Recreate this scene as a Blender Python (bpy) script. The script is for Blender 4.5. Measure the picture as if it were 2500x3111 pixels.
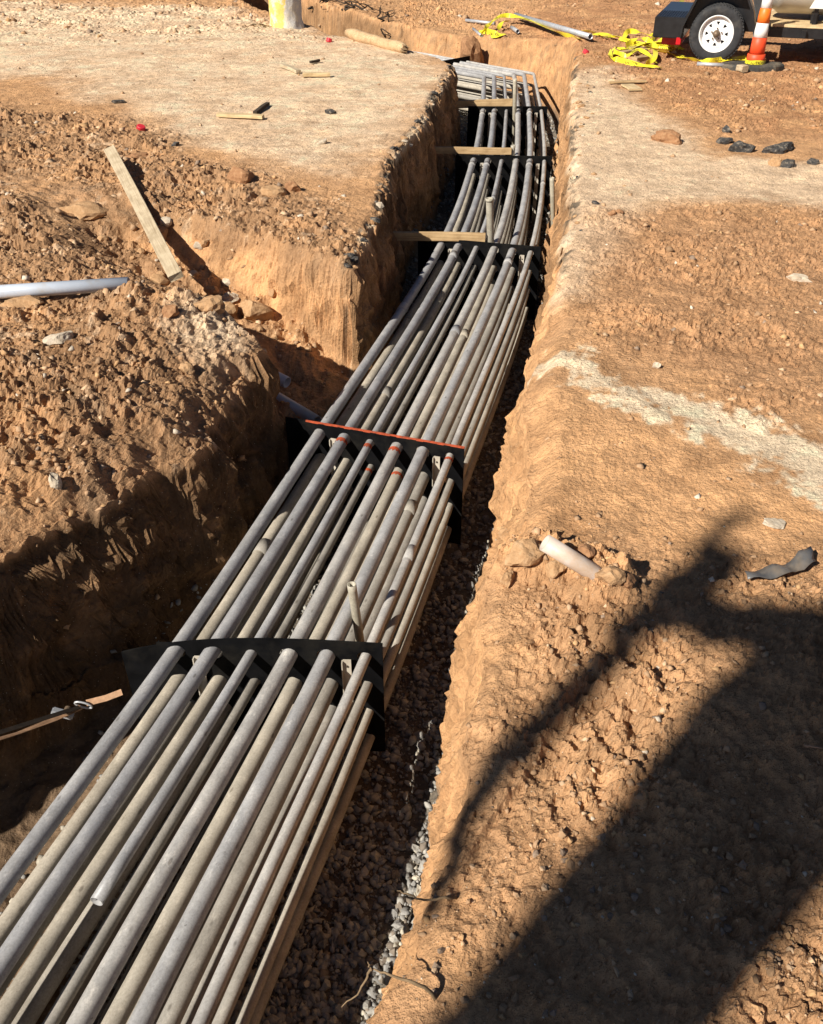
import bpy, bmesh, math, random
import numpy as np
from mathutils import Vector, Matrix, Quaternion

# ------------------------------------------------------------------ camera, sky, sun, exposure
for o in list(bpy.data.objects): bpy.data.objects.remove(o)
SC = bpy.context.scene
COL = SC.collection
R = math.radians
PITCH = R(36.0); FPX = 2700.0; CAMH = 2.15           # photo 2500 x 3111, focal length in photo pixels
cam_d = bpy.data.cameras.new('camera'); cam = bpy.data.objects.new('camera', cam_d); COL.objects.link(cam)
cam.location = (0, 0, CAMH); cam.rotation_euler = (R(90) - PITCH, 0, 0)
cam_d.sensor_fit = 'VERTICAL'; cam_d.sensor_height = 36.0; cam_d.lens = 36.0 * FPX / 3111.0
cam_d.clip_start = 0.05; cam_d.clip_end = 500
SC.camera = cam
SC.render.resolution_x = 823; SC.render.resolution_y = 1024

SUN_EL = R(38); SUN_AZ = R(49)                        # light travels towards +X +Y
W = bpy.data.worlds.new('World'); SC.world = W; W.use_nodes = True
nt = W.node_tree; sky = nt.nodes.new('ShaderNodeTexSky'); sky.sky_type = 'NISHITA'; sky.sun_disc = False
sky.sun_elevation = SUN_EL; sky.sun_rotation = R(229); sky.dust_density = 0.3; sky.air_density = 0.45; sky.altitude = 800
nt.links.new(sky.outputs[0], nt.nodes['Background'].inputs[0]); nt.nodes['Background'].inputs[1].default_value = 0.05
sun_d = bpy.data.lights.new('sun', 'SUN'); sun_d.energy = 5.0; sun_d.angle = R(0.53); sun_d.color = (1.0, 0.95, 0.87)
sun = bpy.data.objects.new('sun', sun_d); COL.objects.link(sun)
Ldir = Vector((math.sin(SUN_AZ) * math.cos(SUN_EL), math.cos(SUN_AZ) * math.cos(SUN_EL), -math.sin(SUN_EL)))
sun.rotation_euler = Ldir.to_track_quat('-Z', 'Y').to_euler(); sun.location = (-6, -6, 8)
SC.view_settings.view_transform = 'Standard'; SC.view_settings.look = 'None'
SC.view_settings.exposure = 0.6; SC.view_settings.gamma = 1.0

rng = np.random.default_rng(7); random.seed(7)

# ------------------------------------------------------------------ pixel -> place helpers
def at(x, y, z=0.0):
    u = x - 1250.0; v = 1555.5 - y
    r = (u, FPX * math.cos(PITCH) + v * math.sin(PITCH), -FPX * math.sin(PITCH) + v * math.cos(PITCH))
    t = (z - CAMH) / r[2]
    return Vector((r[0] * t, r[1] * t, z))

# ------------------------------------------------------------------ numpy noise
def _h(ix, iy, iz=0, seed=0):
    n = (ix.astype(np.int64) * 374761393 + iy.astype(np.int64) * 668265263 + np.asarray(iz).astype(np.int64) * 2147483647 + seed * 974634777) & 0xffffffff
    n = ((n ^ (n >> 13)) * 1274126177) & 0xffffffff
    n = (n ^ (n >> 16)) & 0xffffffff
    n = (n * 2246822519) & 0xffffffff
    return ((n ^ (n >> 15)) & 0xffffff) / float(0xffffff)
def vnoise(x, y, seed=0):
    ix = np.floor(x); iy = np.floor(y); fx = x - ix; fy = y - iy
    fx = fx * fx * fx * (fx * (fx * 6 - 15) + 10); fy = fy * fy * fy * (fy * (fy * 6 - 15) + 10)
    a = _h(ix, iy, 0, seed); b = _h(ix + 1, iy, 0, seed); c = _h(ix, iy + 1, 0, seed); d = _h(ix + 1, iy + 1, 0, seed)
    return (a + (b - a) * fx) * (1 - fy) + (c + (d - c) * fx) * fy
def fbm(x, y, f=1.0, octv=4, seed=0, gain=0.5):
    s = np.zeros_like(x); a = 1.0; t = 0.0
    for o in range(octv):
        ca, sa = math.cos(o * 0.7 + .3), math.sin(o * 0.7 + .3)
        s += a * (vnoise((x * ca - y * sa) * f + 17.3 * o, (x * sa + y * ca) * f - 9.1 * o, seed + o) * 2 - 1); t += a
        a *= gain; f *= 2.03
    return s / t
def clods(x, y, cell, seed, dens=0.75):
    """rounded-angular lumps: height 0..1"""
    gx = x / cell + .45 * (vnoise(x * 2.2 / cell, y * 2.2 / cell, seed + 5) - .5); gy = y / cell + .45 * (vnoise(x * 2.2 / cell + 40, y * 2.2 / cell, seed + 6) - .5); ix = np.floor(gx); iy = np.floor(gy)
    best = np.zeros_like(x)
    for dx in (-1, 0, 1):
        for dy in (-1, 0, 1):
            cx = ix + dx; cy = iy + dy
            px = cx + _h(cx, cy, 1, seed); py = cy + _h(cx, cy, 2, seed)
            r = 0.25 + 0.5 * _h(cx, cy, 3, seed); on = _h(cx, cy, 4, seed) < dens
            an = _h(cx, cy, 5, seed) * 6.283; asp = 0.7 + .6 * _h(cx, cy, 6, seed)
            ux = (gx - px) * np.cos(an) + (gy - py) * np.sin(an); uy = (-(gx - px) * np.sin(an) + (gy - py) * np.cos(an)) * asp
            d = np.maximum(np.maximum(np.abs(ux), np.abs(uy)), (np.abs(ux) + np.abs(uy)) * .72) / r
            hgt = np.where(on, r * np.clip(1.25 - 1.25 * d ** 2.2, 0, 1), 0)
            best = np.maximum(best, hgt)
    return best
def sstep(a, b, x):
    t = np.clip((x - a) / (b - a), 0, 1); return t * t * (3 - 2 * t)
def sdpoly(x, y, poly):
    """signed distance, positive inside"""
    d = np.full_like(x, 1e9); ins = np.zeros(x.shape, bool); n = len(poly)
    for i in range(n):
        ax, ay = poly[i]; bx, by = poly[(i + 1) % n]
        ex, ey = bx - ax, by - ay; wx = x - ax; wy = y - ay
        t = np.clip((wx * ex + wy * ey) / (ex * ex + ey * ey), 0, 1)
        d = np.minimum(d, (wx - ex * t) ** 2 + (wy - ey * t) ** 2)
        c = ((ay <= y) & (by > y)) | ((by <= y) & (ay > y))
        if by != ay: ins ^= c & (x < ax + (y - ay) / (by - ay) * ex)
    return np.where(ins, 1, -1) * np.sqrt(d)
def sdline(x, y, pts):
    d = np.full_like(x, 1e9)
    for (ax, ay), (bx, by) in zip(pts[:-1], pts[1:]):
        ex, ey = bx - ax, by - ay; wx = x - ax; wy = y - ay
        t = np.clip((wx * ex + wy * ey) / (ex * ex + ey * ey), 0, 1)
        d = np.minimum(d, (wx - ex * t) ** 2 + (wy - ey * t) ** 2)
    return np.sqrt(d)
def G(*pp): return [tuple(at(px, py, 0)[:2]) for px, py in pp]

# ------------------------------------------------------------------ the lie of the land
RIGHT = [(-1.9, -6), (-.62, -.8), (-.32, .25), (-.09, .96), (0, 1.2), (.13, 1.49), (.19, 1.95), (.27, 2.55), (.33, 2.74), (.45, 2.86), (.50, 3.22), (.53, 3.5), (.66, 4.33), (.97, 5.61),
         (1.28, 7.25), (1.57, 9.17), (1.86, 11.0), (2.05, 12.4), (2.32, 13.9)]
FAR = [(2.5, 15.2), (2.25, 16.3), (1.45, 16.9), (.7, 17.5), (-.5, 18.75), (-1.6, 20.0), (-2.6, 22), (-3.2, 27)]
LEFT = [(-4.6, 27), (-4.0, 22), (-3.0, 19.3), (-1.7, 17.2), (-.85, 15.5), (-.08, 14.45), (.36, 13.8), (.56, 13.25), (.46, 12.38), (.28, 11.2), (.1, 9.86), (-.2, 8.45), (-.26, 6.92), (-.40, 5.76),
        (-.62, 5.1), (-.90, 4.37), (-1.02, 3.61), (-1.33, 3.17), (-1.70, 2.80), (-2.2, 2.05), (-2.75, 1.3), (-3.2, 0), (-3.4, -1.5), (-3.9, -6)]
TRENCH = RIGHT + FAR + LEFT
FLOOR = -1.13
DO = (-.64, 5.09)                                       # ditch mouth, its axis runs up to the left
DU = (-.70, .714)
CLODY = G((0, 330), (350, 360), (560, 470), (760, 540), (1020, 600), (1060, 850), (900, 1010), (800, 1300), (500, 1480), (0, 1700), (-900, 1700), (-900, 330))
PALEL = G((-1500, -60), (700, 30), (1000, 90), (1330, 165), (1375, 210), (1270, 380), (1060, 520), (860, 500), (640, 440), (400, 330), (150, 235), (-200, 250), (-1500, 280))
PALER = G((1690, 900), (1705, 600), (1712, 420), (1715, 300), (1745, 225), (1850, 205), (1960, 330), (2180, 470), (2620, 520), (2620, 640), (2250, 600), (2000, 620), (1900, 690), (1830, 800), (1760, 890))
WHITE1 = [((1640, 1080), .10), ((1760, 1100), .12), ((1860, 1190), .1), ((2000, 1265), .05)]
WHITE2 = [((1980, 1200), .06), ((2120, 1250), .10), ((2250, 1310), .16), ((2400, 1380), .17), ((2650, 1480), .2)]
ORANGE = G((1580, 1130), (1700, 1150), (1990, 1300), (2300, 1400), (2700, 1560), (2700, 1720), (2300, 1700), (1900, 1620), (1560, 1620))
FORE = G((1560, 1640), (2000, 1700), (2700, 1700), (3400, 2600), (2600, 3300), (1500, 3300), (1330, 2800), (1430, 2300))
BROWNR = G((1880, 660), (2100, 640), (2700, 660), (2700, 1250), (2350, 1260), (2100, 1180), (1880, 1060), (1800, 950))
FARR = G((1780, -60), (3300, -60), (3300, 420), (2300, 420), (1960, 300), (1800, 200), (1500, 60))
SCARP = G((1395, 2700), (1480, 2540), (1590, 2380), (1650, 2230), (1760, 2110), (1900, 2030), (2060, 1940))
SPOIL = G((1540, 1700), (1640, 1700), (1760, 1750), (1840, 1790))

def blobline(x, y, spec):
    m = np.full_like(x, -9.0); pts = [(at(*p)[:2], w) for p, w in spec]
    for (a, wa), (b, wb) in zip(pts[:-1], pts[1:]):
        ex, ey = b[0] - a[0], b[1] - a[1]
        t = np.clip(((x - a[0]) * ex + (y - a[1]) * ey) / (ex * ex + ey * ey), 0, 1)
        d = np.hypot(x - a[0] - ex * t, y - a[1] - ey * t); m = np.maximum(m, 1 - d / (1.6 * (wa + (wb - wa) * t)))
    return m

def terrain(x, y, fine=True):
    x = np.asarray(x, float); y = np.asarray(y, float)
    n1 = fbm(x, y, 1.6, 3, 3); n2 = fbm(x, y, 7, 3, 11); n3 = fbm(x, y, 26, 3, 19)
    sd0 = sdpoly(x, y, TRENCH)
    near = np.abs(sd0) < .9
    flute = np.zeros_like(x)
    flute[near] = (fbm(x[near], y[near], 11, 2, 31) * .008 + np.abs(fbm(x[near], y[near], 30, 2, 37)) * .004)
    rag = np.zeros_like(x); q_ = near & (y > 5.4) & (y < 14.5)
    rag[q_] = (np.abs(fbm(x[q_], y[q_], 4.5, 4, 33, .6)) - .22) * .16
    rg2 = np.zeros_like(x); q2 = near & (y < 5.6)
    rg2[q2] = np.where(x[q2] < -.6, .09, .05) * fbm(x[q2], y[q2], 3.4, 4, 35, .6)
    sd = sd0 + rg2 + .035 * n1 + .010 * n2 + flute + rag * sstep(.10, .0, np.abs(sd0))
    # roughness map
    cl = sstep(-.35, .35, sdpoly(x, y, CLODY) + .3 * n1)
    fo = sstep(-.2, .25, sdpoly(x, y, FORE) + .12 * n1)
    br = sstep(-.4, .4, sdpoly(x, y, BROWNR) + .3 * n1)
    fr = sstep(-.5, .6, sdpoly(x, y, FARR) + .4 * n1)
    sp = sstep(.16, .03, sdline(x, y, SPOIL) + .03 * n2)
    far = sstep(14, 17, y)
    rough = .10 + .8 * cl + .55 * fo + .36 * br + .34 * fr * (1 - br) + .5 * far * (1 - fr) + 1.0 * sp
    rough *= .6 + .8 * sstep(-.5, .5, fbm(x, y, 2.2, 2, 77))
    rough = np.clip(rough, .06, 1.2)
    # bank
    b = .030 * n1 * (.4 + rough) + .02 * fbm(x, y, .45, 2, 5)
    b += .16 * np.exp(-(((x + 2.0) / 1.0) ** 2 + ((y - 4.0) / .8) ** 2)) * sstep(0, -.5, sd0)      # heap on the near left bank
    b += .10 * np.exp(-(((x + 1.15) / .35) ** 2 + ((y - 6.9) / .35) ** 2)) * .3
    b += .10 * np.exp(-(((x + 2.9) / .6) ** 2 + ((y - 7.0) / .5) ** 2))
    b += .13 * np.exp(-(((x + 1.45) / .40) ** 2 + ((y - 4.80) / .40) ** 2))
    b += .10 * np.exp(-(((x - 1.25) / .5) ** 2 + ((y - 1.9) / .5) ** 2))
    b -= .22 * sstep(15.2, 16.4, y) * np.exp(-((x - .8) / 2.2) ** 2)
    b += .07 * sp
    b += .02 * np.clip(blobline(x, y, WHITE1), 0, 1)
    # scarp on the near right bank
    ds = sdline(x, y, SCARP)
    m = y < 2.6
    pr = np.interp(y, [p[1] for p in SCARP], [p[0] for p in SCARP])
    side = x - pr + .07 * n1 + .03 * n2
    scp = sstep(-.012, .02, side + .012 * n2) * sstep(.34, .02, side) * sstep(1.15, 1.4, y) * sstep(2.35, 2.0, y)
    b -= .02 * scp
    # eroded lip: soften bank beside the trench
    lipw = np.where(x < -.6, np.where(y < 4.4, .26, .1), .1) + .10 * sstep(2.6, 3.4, y) * sstep(5.4, 4.6, y) * (x > 0)
    lipd = np.where((x < -.6) & (y < 4.4), .12, .035) + .06 * sstep(2.6, 3.4, y) * sstep(5.4, 4.6, y) * (x > 0)
    b -= lipd * sstep(-1, 0, sd / lipw) ** 2
    # ditch from the left
    px = x - DO[0]; py = y - DO[1]
    s = px * DU[0] + py * DU[1]; c = px * DU[1] - py * DU[0]        # c grows to the far side
    s2 = s + .10 * n1; c2 = c + .05 * n1 + .03 * n2
    zf = np.interp(s2, [-.6, 0, .5, 1.0, 1.6, 2.1, 2.6, 3.4, 4.2], [-1.0, -.86, -.60, -.41, -.31, -.22, -.12, -.05, .05])
    wn = np.interp(s2, [0, 1.0, 2.5, 4], [-.50, -.50, -.62, -.5]); wf = np.interp(s2, [0, 1.0, 2.0, 3.2], [.70, .62, .50, .35])
    slopeN = np.interp(s2, [0, 1, 2, 3], [.22, .26, .5, .9]); slopeF = np.interp(s2, [0, .8, 2, 3.4], [.16, .24, .34, .8])
    inside = np.minimum(sstep(0, 1, (c2 - wn) / slopeN), sstep(0, 1, (wf - c2) / slopeF))
    inside = inside * sstep(4.2, 3.4, s2)
    fd = zf + .05 * n2 + .03 * n1
    dit = b * (1 - inside) + np.minimum(fd, b) * inside
    if fine:
        al_ = y - .3 * x; c2 = c2 + .04 * fbm(al_, dit, 3, 2, 121)
        inside = np.minimum(sstep(0, 1, (c2 - wn) / slopeN), sstep(0, 1, (wf - c2) / slopeF)) * sstep(4.2, 3.4, s2); dit = b * (1 - inside) + np.minimum(fd, b) * inside
    ditm = inside * (s > -.7)
    b2 = np.where(s > -.7, dit, b)
    # detail
    lump = np.zeros_like(x)
    if fine:
        k = rough
        patch = sstep(-.25, .35, fbm(x, y, 3.1, 3, 61))
        lump += .065 * clods(x, y, .15, 41, .25) * sstep(.5, 1.0, k) * patch
        lump += .040 * clods(x, y, .062, 43, .42) * sstep(.3, .9, k) * (.3 + .7 * patch)
        lump += .018 * clods(x, y, .027, 47, .55) * sstep(.1, .6, k)
        rdg = 1 - np.abs(fbm(x, y, 9, 4, 63, .6)) * 2
        lump += .026 * (rdg - .5) * k + .016 * n3 * (.2 + k) + .008 * fbm(x, y, 75, 3, 53, .7) * (.3 + k) + .028 * n2 * k
    stp = 4 * inside * (1 - inside) * (s > -.7); b2 = b2 + lump * (1 - .3 * ditm) * (1 - .8 * stp)
    if fine: b2 = b2 + (.02 * fbm(s, c * 2, 7, 2, 81, .5)) * 4 * inside * (1 - inside) * (s > -.7)
    # trench walls and floor
    w = .11 + .05 * sstep(-.3, .3, n1) + .25 * sstep(14.6, 16, y) * (x > -1)
    t = np.clip(sd / w, 0, 1)
    S = t ** 1.15 * (1 - .12 * (1 - t))
    fl = FLOOR + .02 * n1 + .012 * n2 + .10 * np.exp(-np.clip(sd - w, 0, 9) / .10) * (.4 + n2.clip(0, 1)) + (.006 * n3 if fine else 0)
    fl = np.where((x < -1.15) & (y < 3.2), fl + .015 + .03 * n2, fl)
    z = np.where(sd > 0, b2 + (np.minimum(fl, b2) - b2) * S, b2)
    if fine:                                             # second pass: walls are uneven with height too
        wl = (sd > -.05) & (sd < .5); al = (y - .3 * x)[wl]; zz = z[wl]
        sd2 = sd[wl] + (.02 * fbm(al, zz, 3, 2, 71)) * sstep(0, .05, sd[wl])
        t2 = np.clip(sd2 / w[wl], 0, 1); S2 = t2 ** 1.15 * (1 - .12 * (1 - t2))
        zn = b2[wl] + (np.minimum(fl, b2)[wl] - b2[wl]) * S2; z[wl] = np.where(sd2 > 0, zn, b2[wl]); t[wl] = t2
        z = z - lump * sstep(.0, .25, t) * sstep(1, .85, t) * (y < 13) * .85
        fw = sstep(13, 14.5, y) * sstep(.02, .2, t) * sstep(1, .8, t); z = z + fw * (.10 * fbm(x, y, 3.5, 4, 85, .6) + .10 * clods(x, y, .16, 87, .5) - .02)
    return dict(z=z, sd=sd, t=t, n1=n1, n2=n2, n3=n3, cl=cl, fo=fo, br=br, fr=fr, sp=sp, far=far, rough=rough, dit=ditm, s=s, c=c2, lump=lump, inside=inside, wf=wf, slopeF=slopeF, side=side, scp=scp)

def gz(x, y): return float(terrain(np.array([x]), np.array([y]), False)['z'][0])
def gzs(x, y): return terrain(np.asarray(x), np.asarray(y), True)['z']
def ground_at(px, py):
    z = 0.0
    for _ in range(8):
        p = at(px, py, z); z = .4 * z + .6 * gz(p.x, p.y)
    p = at(px, py, z); p.z = gz(p.x, p.y); return p

# ------------------------------------------------------------------ materials
def new_mat(name):
    m = bpy.data.materials.new(name); m.use_nodes = True
    return m, m.node_tree, m.node_tree.nodes['Principled BSDF']
def nz(nt, scale, detail=4, rough=.55, vec=None):
    n = nt.nodes.new('ShaderNodeTexNoise'); n.inputs['Scale'].default_value = scale; n.inputs['Detail'].default_value = detail; n.inputs['Roughness'].default_value = rough
    if vec is not None: nt.links.new(vec, n.inputs['Vector'])
    return n
def ramp(nt, src, stops):
    r = nt.nodes.new('ShaderNodeValToRGB'); nt.links.new(src, r.inputs[0]); e = r.color_ramp.elements
    while len(e) < len(stops): e.new(.5)
    for i, (p, c) in enumerate(stops):
        e[i].position = p; e[i].color = tuple(c) + (1,) if len(c) == 3 else c
    return r
def mixc(nt, a, b, fac, blend='MIX'):
    m = nt.nodes.new('ShaderNodeMix'); m.data_type = 'RGBA'; m.blend_type = blend
    for v, i in ((fac, 0), (a, 6), (b, 7)):
        if hasattr(v, 'is_output'): nt.links.new(v, m.inputs[i])
        else: m.inputs[i].default_value = v if i == 0 else (tuple(v) + (1,) if len(v) == 3 else v)
    return m.outputs[2]
def bump(nt, bs, src, strength=.4, dist=.01, prev=None):
    b = nt.nodes.new('ShaderNodeBump'); b.inputs['Strength'].default_value = strength; b.inputs['Distance'].default_value = dist
    nt.links.new(src, b.inputs['Height'])
    if prev is not None: nt.links.new(prev, b.inputs['Normal'])
    nt.links.new(b.outputs[0], bs.inputs['Normal']); return b.outputs[0]
def pos(nt): return nt.nodes.new('ShaderNodeNewGeometry').outputs['Position']
def objc(nt): return nt.nodes.new('ShaderNodeTexCoord').outputs['Object']
def orand(nt): return nt.nodes.new('ShaderNodeObjectInfo').outputs['Random']

def dirt_material():
    m, nt, bs = new_mat('dirt'); p = pos(nt)
    at_ = nt.nodes.new('ShaderNodeAttribute'); at_.attribute_name = 'soil'
    n1 = nz(nt, 9, 6, .65, p); n2 = nz(nt, 60, 5, .65, p); n3 = nz(nt, 220, 3, .6, p)
    r1 = ramp(nt, n1.outputs[0], [(.3, (.72, .70, .68)), (.7, (1.18, 1.16, 1.12))])
    r2 = ramp(nt, n2.outputs[0], [(.28, (.70, .68, .66)), (.72, (1.25, 1.24, 1.2))])
    c = mixc(nt, at_.outputs['Color'], r1.outputs[0], .8, 'MULTIPLY'); c = mixc(nt, c, r2.outputs[0], .75, 'MULTIPLY')
    n0 = nz(nt, 2.6, 6, .68, p); r0 = ramp(nt, n0.outputs[0], [(.32, (.74, .70, .66)), (.5, (1, 1, 1)), (.68, (1.2, 1.17, 1.1))]); c = mixc(nt, c, r0.outputs[0], .8, 'MULTIPLY')
    v = nt.nodes.new('ShaderNodeTexVoronoi'); v.inputs['Scale'].default_value = 75; nt.links.new(p, v.inputs['Vector'])
    rr = ramp(nt, v.outputs['Distance'], [(.10, (1, 1, 1)), (.17, (0, 0, 0))])
    sel = nt.nodes.new('ShaderNodeSeparateColor'); nt.links.new(v.outputs['Color'], sel.inputs[0])
    gate = nt.nodes.new('ShaderNodeMath'); gate.operation = 'GREATER_THAN'; nt.links.new(sel.outputs[0], gate.inputs[0]); gate.inputs[1].default_value = .80
    mul = nt.nodes.new('ShaderNodeMath'); mul.operation = 'MULTIPLY'; nt.links.new(rr.outputs[0], mul.inputs[0]); nt.links.new(gate.outputs[0], mul.inputs[1])
    c = mixc(nt, c, (.62, .50, .36), mul.outputs[0])
    nt.links.new(c, bs.inputs['Base Color']); bs.inputs['Roughness'].default_value = .95; bs.inputs['Specular IOR Level'].default_value = .1
    b = bump(nt, bs, n1.outputs[0], .4, .05); b = bump(nt, bs, n2.outputs[0], .75, .022, b); b = bump(nt, bs, n3.outputs[0], .4, .006, b); bump(nt, bs, mul.outputs[0], .6, .004, b)
    return m
def stone_material(name, cols, bscale=40, brough=.5):
    m, nt, bs = new_mat(name); p = pos(nt); n = nz(nt, 35, 5, .65, p)
    at_ = nt.nodes.new('ShaderNodeAttribute'); at_.attribute_name = 'tint'
    r = ramp(nt, n.outputs[0], [(.25, cols[0]), (.5, cols[1]), (.8, cols[2])])
    c = r.outputs[0]
    n2 = nz(nt, bscale * 3, 4, .6, p); bump(nt, bs, n2.outputs[0], brough, .01)
    nt.links.new(c, bs.inputs['Base Color']); bs.inputs['Roughness'].default_value = .92; bs.inputs['Specular IOR Level'].default_value = .15
    return m
def tinted_material(name, spread=.3):
    """loose stones: colour of each comes with the mesh"""
    m, nt, bs = new_mat(name); p = pos(nt); n = nz(nt, 70, 4, .6, p)
    at_ = nt.nodes.new('ShaderNodeAttribute'); at_.attribute_name = 'soil'
    r = ramp(nt, n.outputs[0], [(.3, (.72, .72, .72)), (.7, (1.2, 1.2, 1.2))])
    nt.links.new(mixc(nt, at_.outputs['Color'], r.outputs[0], .8, 'MULTIPLY'), bs.inputs['Base Color'])
    bs.inputs['Roughness'].default_value = .93; bs.inputs['Specular IOR Level'].default_value = .12; bump(nt, bs, n.outputs[0], .5, .006); return m
def pipe_material(name, base, dust, dustlo, dusthi, rough=.5):
    m, nt, bs = new_mat(name); p = pos(nt)
    mp = nt.nodes.new('ShaderNodeMapping'); mp.vector_type = 'TEXTURE'; mp.inputs['Rotation'].default_value = (0, 0, R(-14)); mp.inputs['Scale'].default_value = (1, 2.2, 1); nt.links.new(p, mp.inputs[0])
    ad = nt.nodes.new('ShaderNodeVectorMath'); ad.operation = 'ADD'; nt.links.new(mp.outputs[0], ad.inputs[0]); rn = orand(nt)
    sc = nt.nodes.new('ShaderNodeVectorMath'); sc.operation = 'SCALE'; sc.inputs[0].default_value = (13, 7, 5); nt.links.new(rn, sc.inputs['Scale']); nt.links.new(sc.outputs[0], ad.inputs[1])
    n1 = nz(nt, 14, 7, .7, ad.outputs[0]); n2 = nz(nt, 34, 8, .72, ad.outputs[0]); n3 = nz(nt, 5, 4, .6, p)
    f1 = ramp(nt, n1.outputs[0], [(dustlo - .08, (.1, .1, .1)), (dusthi + .10, (.9, .9, .9))])
    c = mixc(nt, base, dust, f1.outputs[0])
    f2 = ramp(nt, n2.outputs[0], [(.54, (0, 0, 0)), (.74, (.8, .8, .8))])
    c = mixc(nt, c, tuple(v * 1.35 for v in dust), f2.outputs[0])
    f3 = ramp(nt, n2.outputs[0], [(.24, (.45, .43, .4)), (.38, (1, 1, 1))]); c = mixc(nt, c, f3.outputs[0], .7, 'MULTIPLY')
    f4 = ramp(nt, n3.outputs[0], [(.3, (.78, .77, .76)), (.7, (1.15, 1.15, 1.15))]); c = mixc(nt, c, f4.outputs[0], .8, 'MULTIPLY')
    f5 = ramp(nt, rn, [(0, (.78, .79, .82)), (.5, (1, 1, 1)), (1, (1.16, 1.12, 1.05))]); c = mixc(nt, c, f5.outputs[0], 1, 'MULTIPLY')
    # small dark scuffs
    v = nz(nt, 60, 4, .65, p); f6 = ramp(nt, v.outputs[0], [(.27, (.4, .38, .36)), (.33, (1, 1, 1))]); c = mixc(nt, c, f6.outputs[0], .8, 'MULTIPLY')
    n7 = nz(nt, 7, 8, .75, ad.outputs[0]); f7 = ramp(nt, n7.outputs[0], [(.36, (.62, .58, .52)), (.5, (1, 1, 1)), (.66, (1.22, 1.2, 1.16))]); c = mixc(nt, c, f7.outputs[0], .3, 'MULTIPLY')
    n8 = nz(nt, 130, 4, .7, p); f8 = ramp(nt, n8.outputs[0], [(.3, (.7, .69, .67)), (.6, (1.08, 1.08, 1.08))]); c = mixc(nt, c, f8.outputs[0], .7, 'MULTIPLY')
    vo = nt.nodes.new('ShaderNodeTexVoronoi'); vo.inputs['Scale'].default_value = 16; nt.links.new(ad.outputs[0], vo.inputs['Vector']); f9 = ramp(nt, vo.outputs['Distance'], [(.06, (.42, .40, .38)), (.12, (1, 1, 1))]); c = mixc(nt, c, f9.outputs[0], .75, 'MULTIPLY')
    nt.links.new(c, bs.inputs['Base Color']); bs.inputs['Roughness'].default_value = rough; bs.inputs['Specular IOR Level'].default_value = .35
    bump(nt, bs, n2.outputs[0], .06, .01); return m
def wood_material(name, a, b, knots=True):
    m, nt, bs = new_mat(name); o = objc(nt)
    mp = nt.nodes.new('ShaderNodeMapping'); mp.inputs['Scale'].default_value = (1.2, 26, 26); nt.links.new(o, mp.inputs[0])
    n = nz(nt, 3.2, 6, .6, mp.outputs[0]); r = ramp(nt, n.outputs[0], [(.3, b), (.55, a), (.8, tuple(min(1, v * 1.15) for v in a))])
    n2 = nz(nt, 12, 4, .6, o); r2 = ramp(nt, n2.outputs[0], [(.35, (.72, .68, .62)), (.6, (1.05, 1.05, 1.05))]); c = mixc(nt, r.outputs[0], r2.outputs[0], .7, 'MULTIPLY')
    nt.links.new(c, bs.inputs['Base Color']); bs.inputs['Roughness'].default_value = .75; bump(nt, bs, n.outputs[0], .3, .004); return m
def plain(name, col, rough=.5, metal=0, var=.18, vscale=18, spec=.4, dirt=None):
    m, nt, bs = new_mat(name); o = objc(nt); n = nz(nt, vscale, 5, .6, o)
    r = ramp(nt, n.outputs[0], [(.3, tuple(v * (1 - var) for v in col)), (.7, tuple(v * (1 + var) for v in col))]); c = r.outputs[0]
    if dirt:
        n2 = nz(nt, vscale * .4, 6, .7, o); f = ramp(nt, n2.outputs[0], [(.5, (0, 0, 0)), (.72, (1, 1, 1))]); c = mixc(nt, c, dirt, f.outputs[0])
    nt.links.new(c, bs.inputs['Base Color']); bs.inputs['Roughness'].default_value = rough; bs.inputs['Metallic'].default_value = metal; bs.inputs['Specular IOR Level'].default_value = spec
    return m

M = {}
M['dirt'] = dirt_material()
M['loose'] = tinted_material('loose_stone')
M['pipe0'] = pipe_material('grey_conduit', (.285, .285, .29), (.47, .45, .42), .38, .68, .42)
M['pipe1'] = pipe_material('dusty_conduit', (.295, .27, .23), (.43, .39, .325), .30, .66, .62)
M['stake'] = pipe_material('stake_pipe', (.34, .31, .24), (.50, .45, .35), .35, .65, .5)
M['pvc'] = plain('pale_pvc', (.46, .50, .56), .35, 0, .06, 8, .5, (.42, .36, .28))
M['pvcw'] = plain('white_pvc', (.52, .43, .36), .5, 0, .12, 14, .4, (.46, .30, .17))
M['pvcin'] = plain('pipe_bore', (.05, .05, .05), .8)
M['black'] = plain('black_plastic_sheet', (.005, .005, .0055), .7, 0, .5, 9, .05, (.018, .016, .013))
M['orange'] = plain('orange_spray_paint', (.40, .075, .03), .75, 0, .35, 40, .2, (.16, .05, .03))
M['wood'] = wood_material('sawn_lumber', (.50, .34, .17), (.34, .21, .095))
M['wood2'] = wood_material('fresh_lumber', (.62, .46, .25), (.48, .33, .16))
M['woodgrey'] = wood_material('weathered_lumber', (.50, .40, .26), (.33, .25, .155))
M['log'] = wood_material('log_wood', (.55, .37, .20), (.36, .22, .11))
M['batten'] = plain('pale_batten', (.46, .41, .33), .7, 0, .2, 20, .3, (.3, .24, .17))
M['steel'] = plain('galvanised_tube', (.46, .47, .48), .45, .35, .15, 20, .5, (.42, .36, .30))
M['root'] = plain('dry_root', (.20, .135, .075), .9, 0, .3, 40, .2)
M['rootd'] = plain('dark_root', (.055, .04, .028), .9, 0, .3, 40, .2)
M['yellow'] = plain('yellow_tape', (.80, .68, .035), .35, 0, .12, 12, .5)
M['print'] = plain('tape_print', (.03, .025, .015), .5)
M['cap'] = plain('red_cap', (.62, .03, .045), .45, 0, .15, 10, .4)
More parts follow.
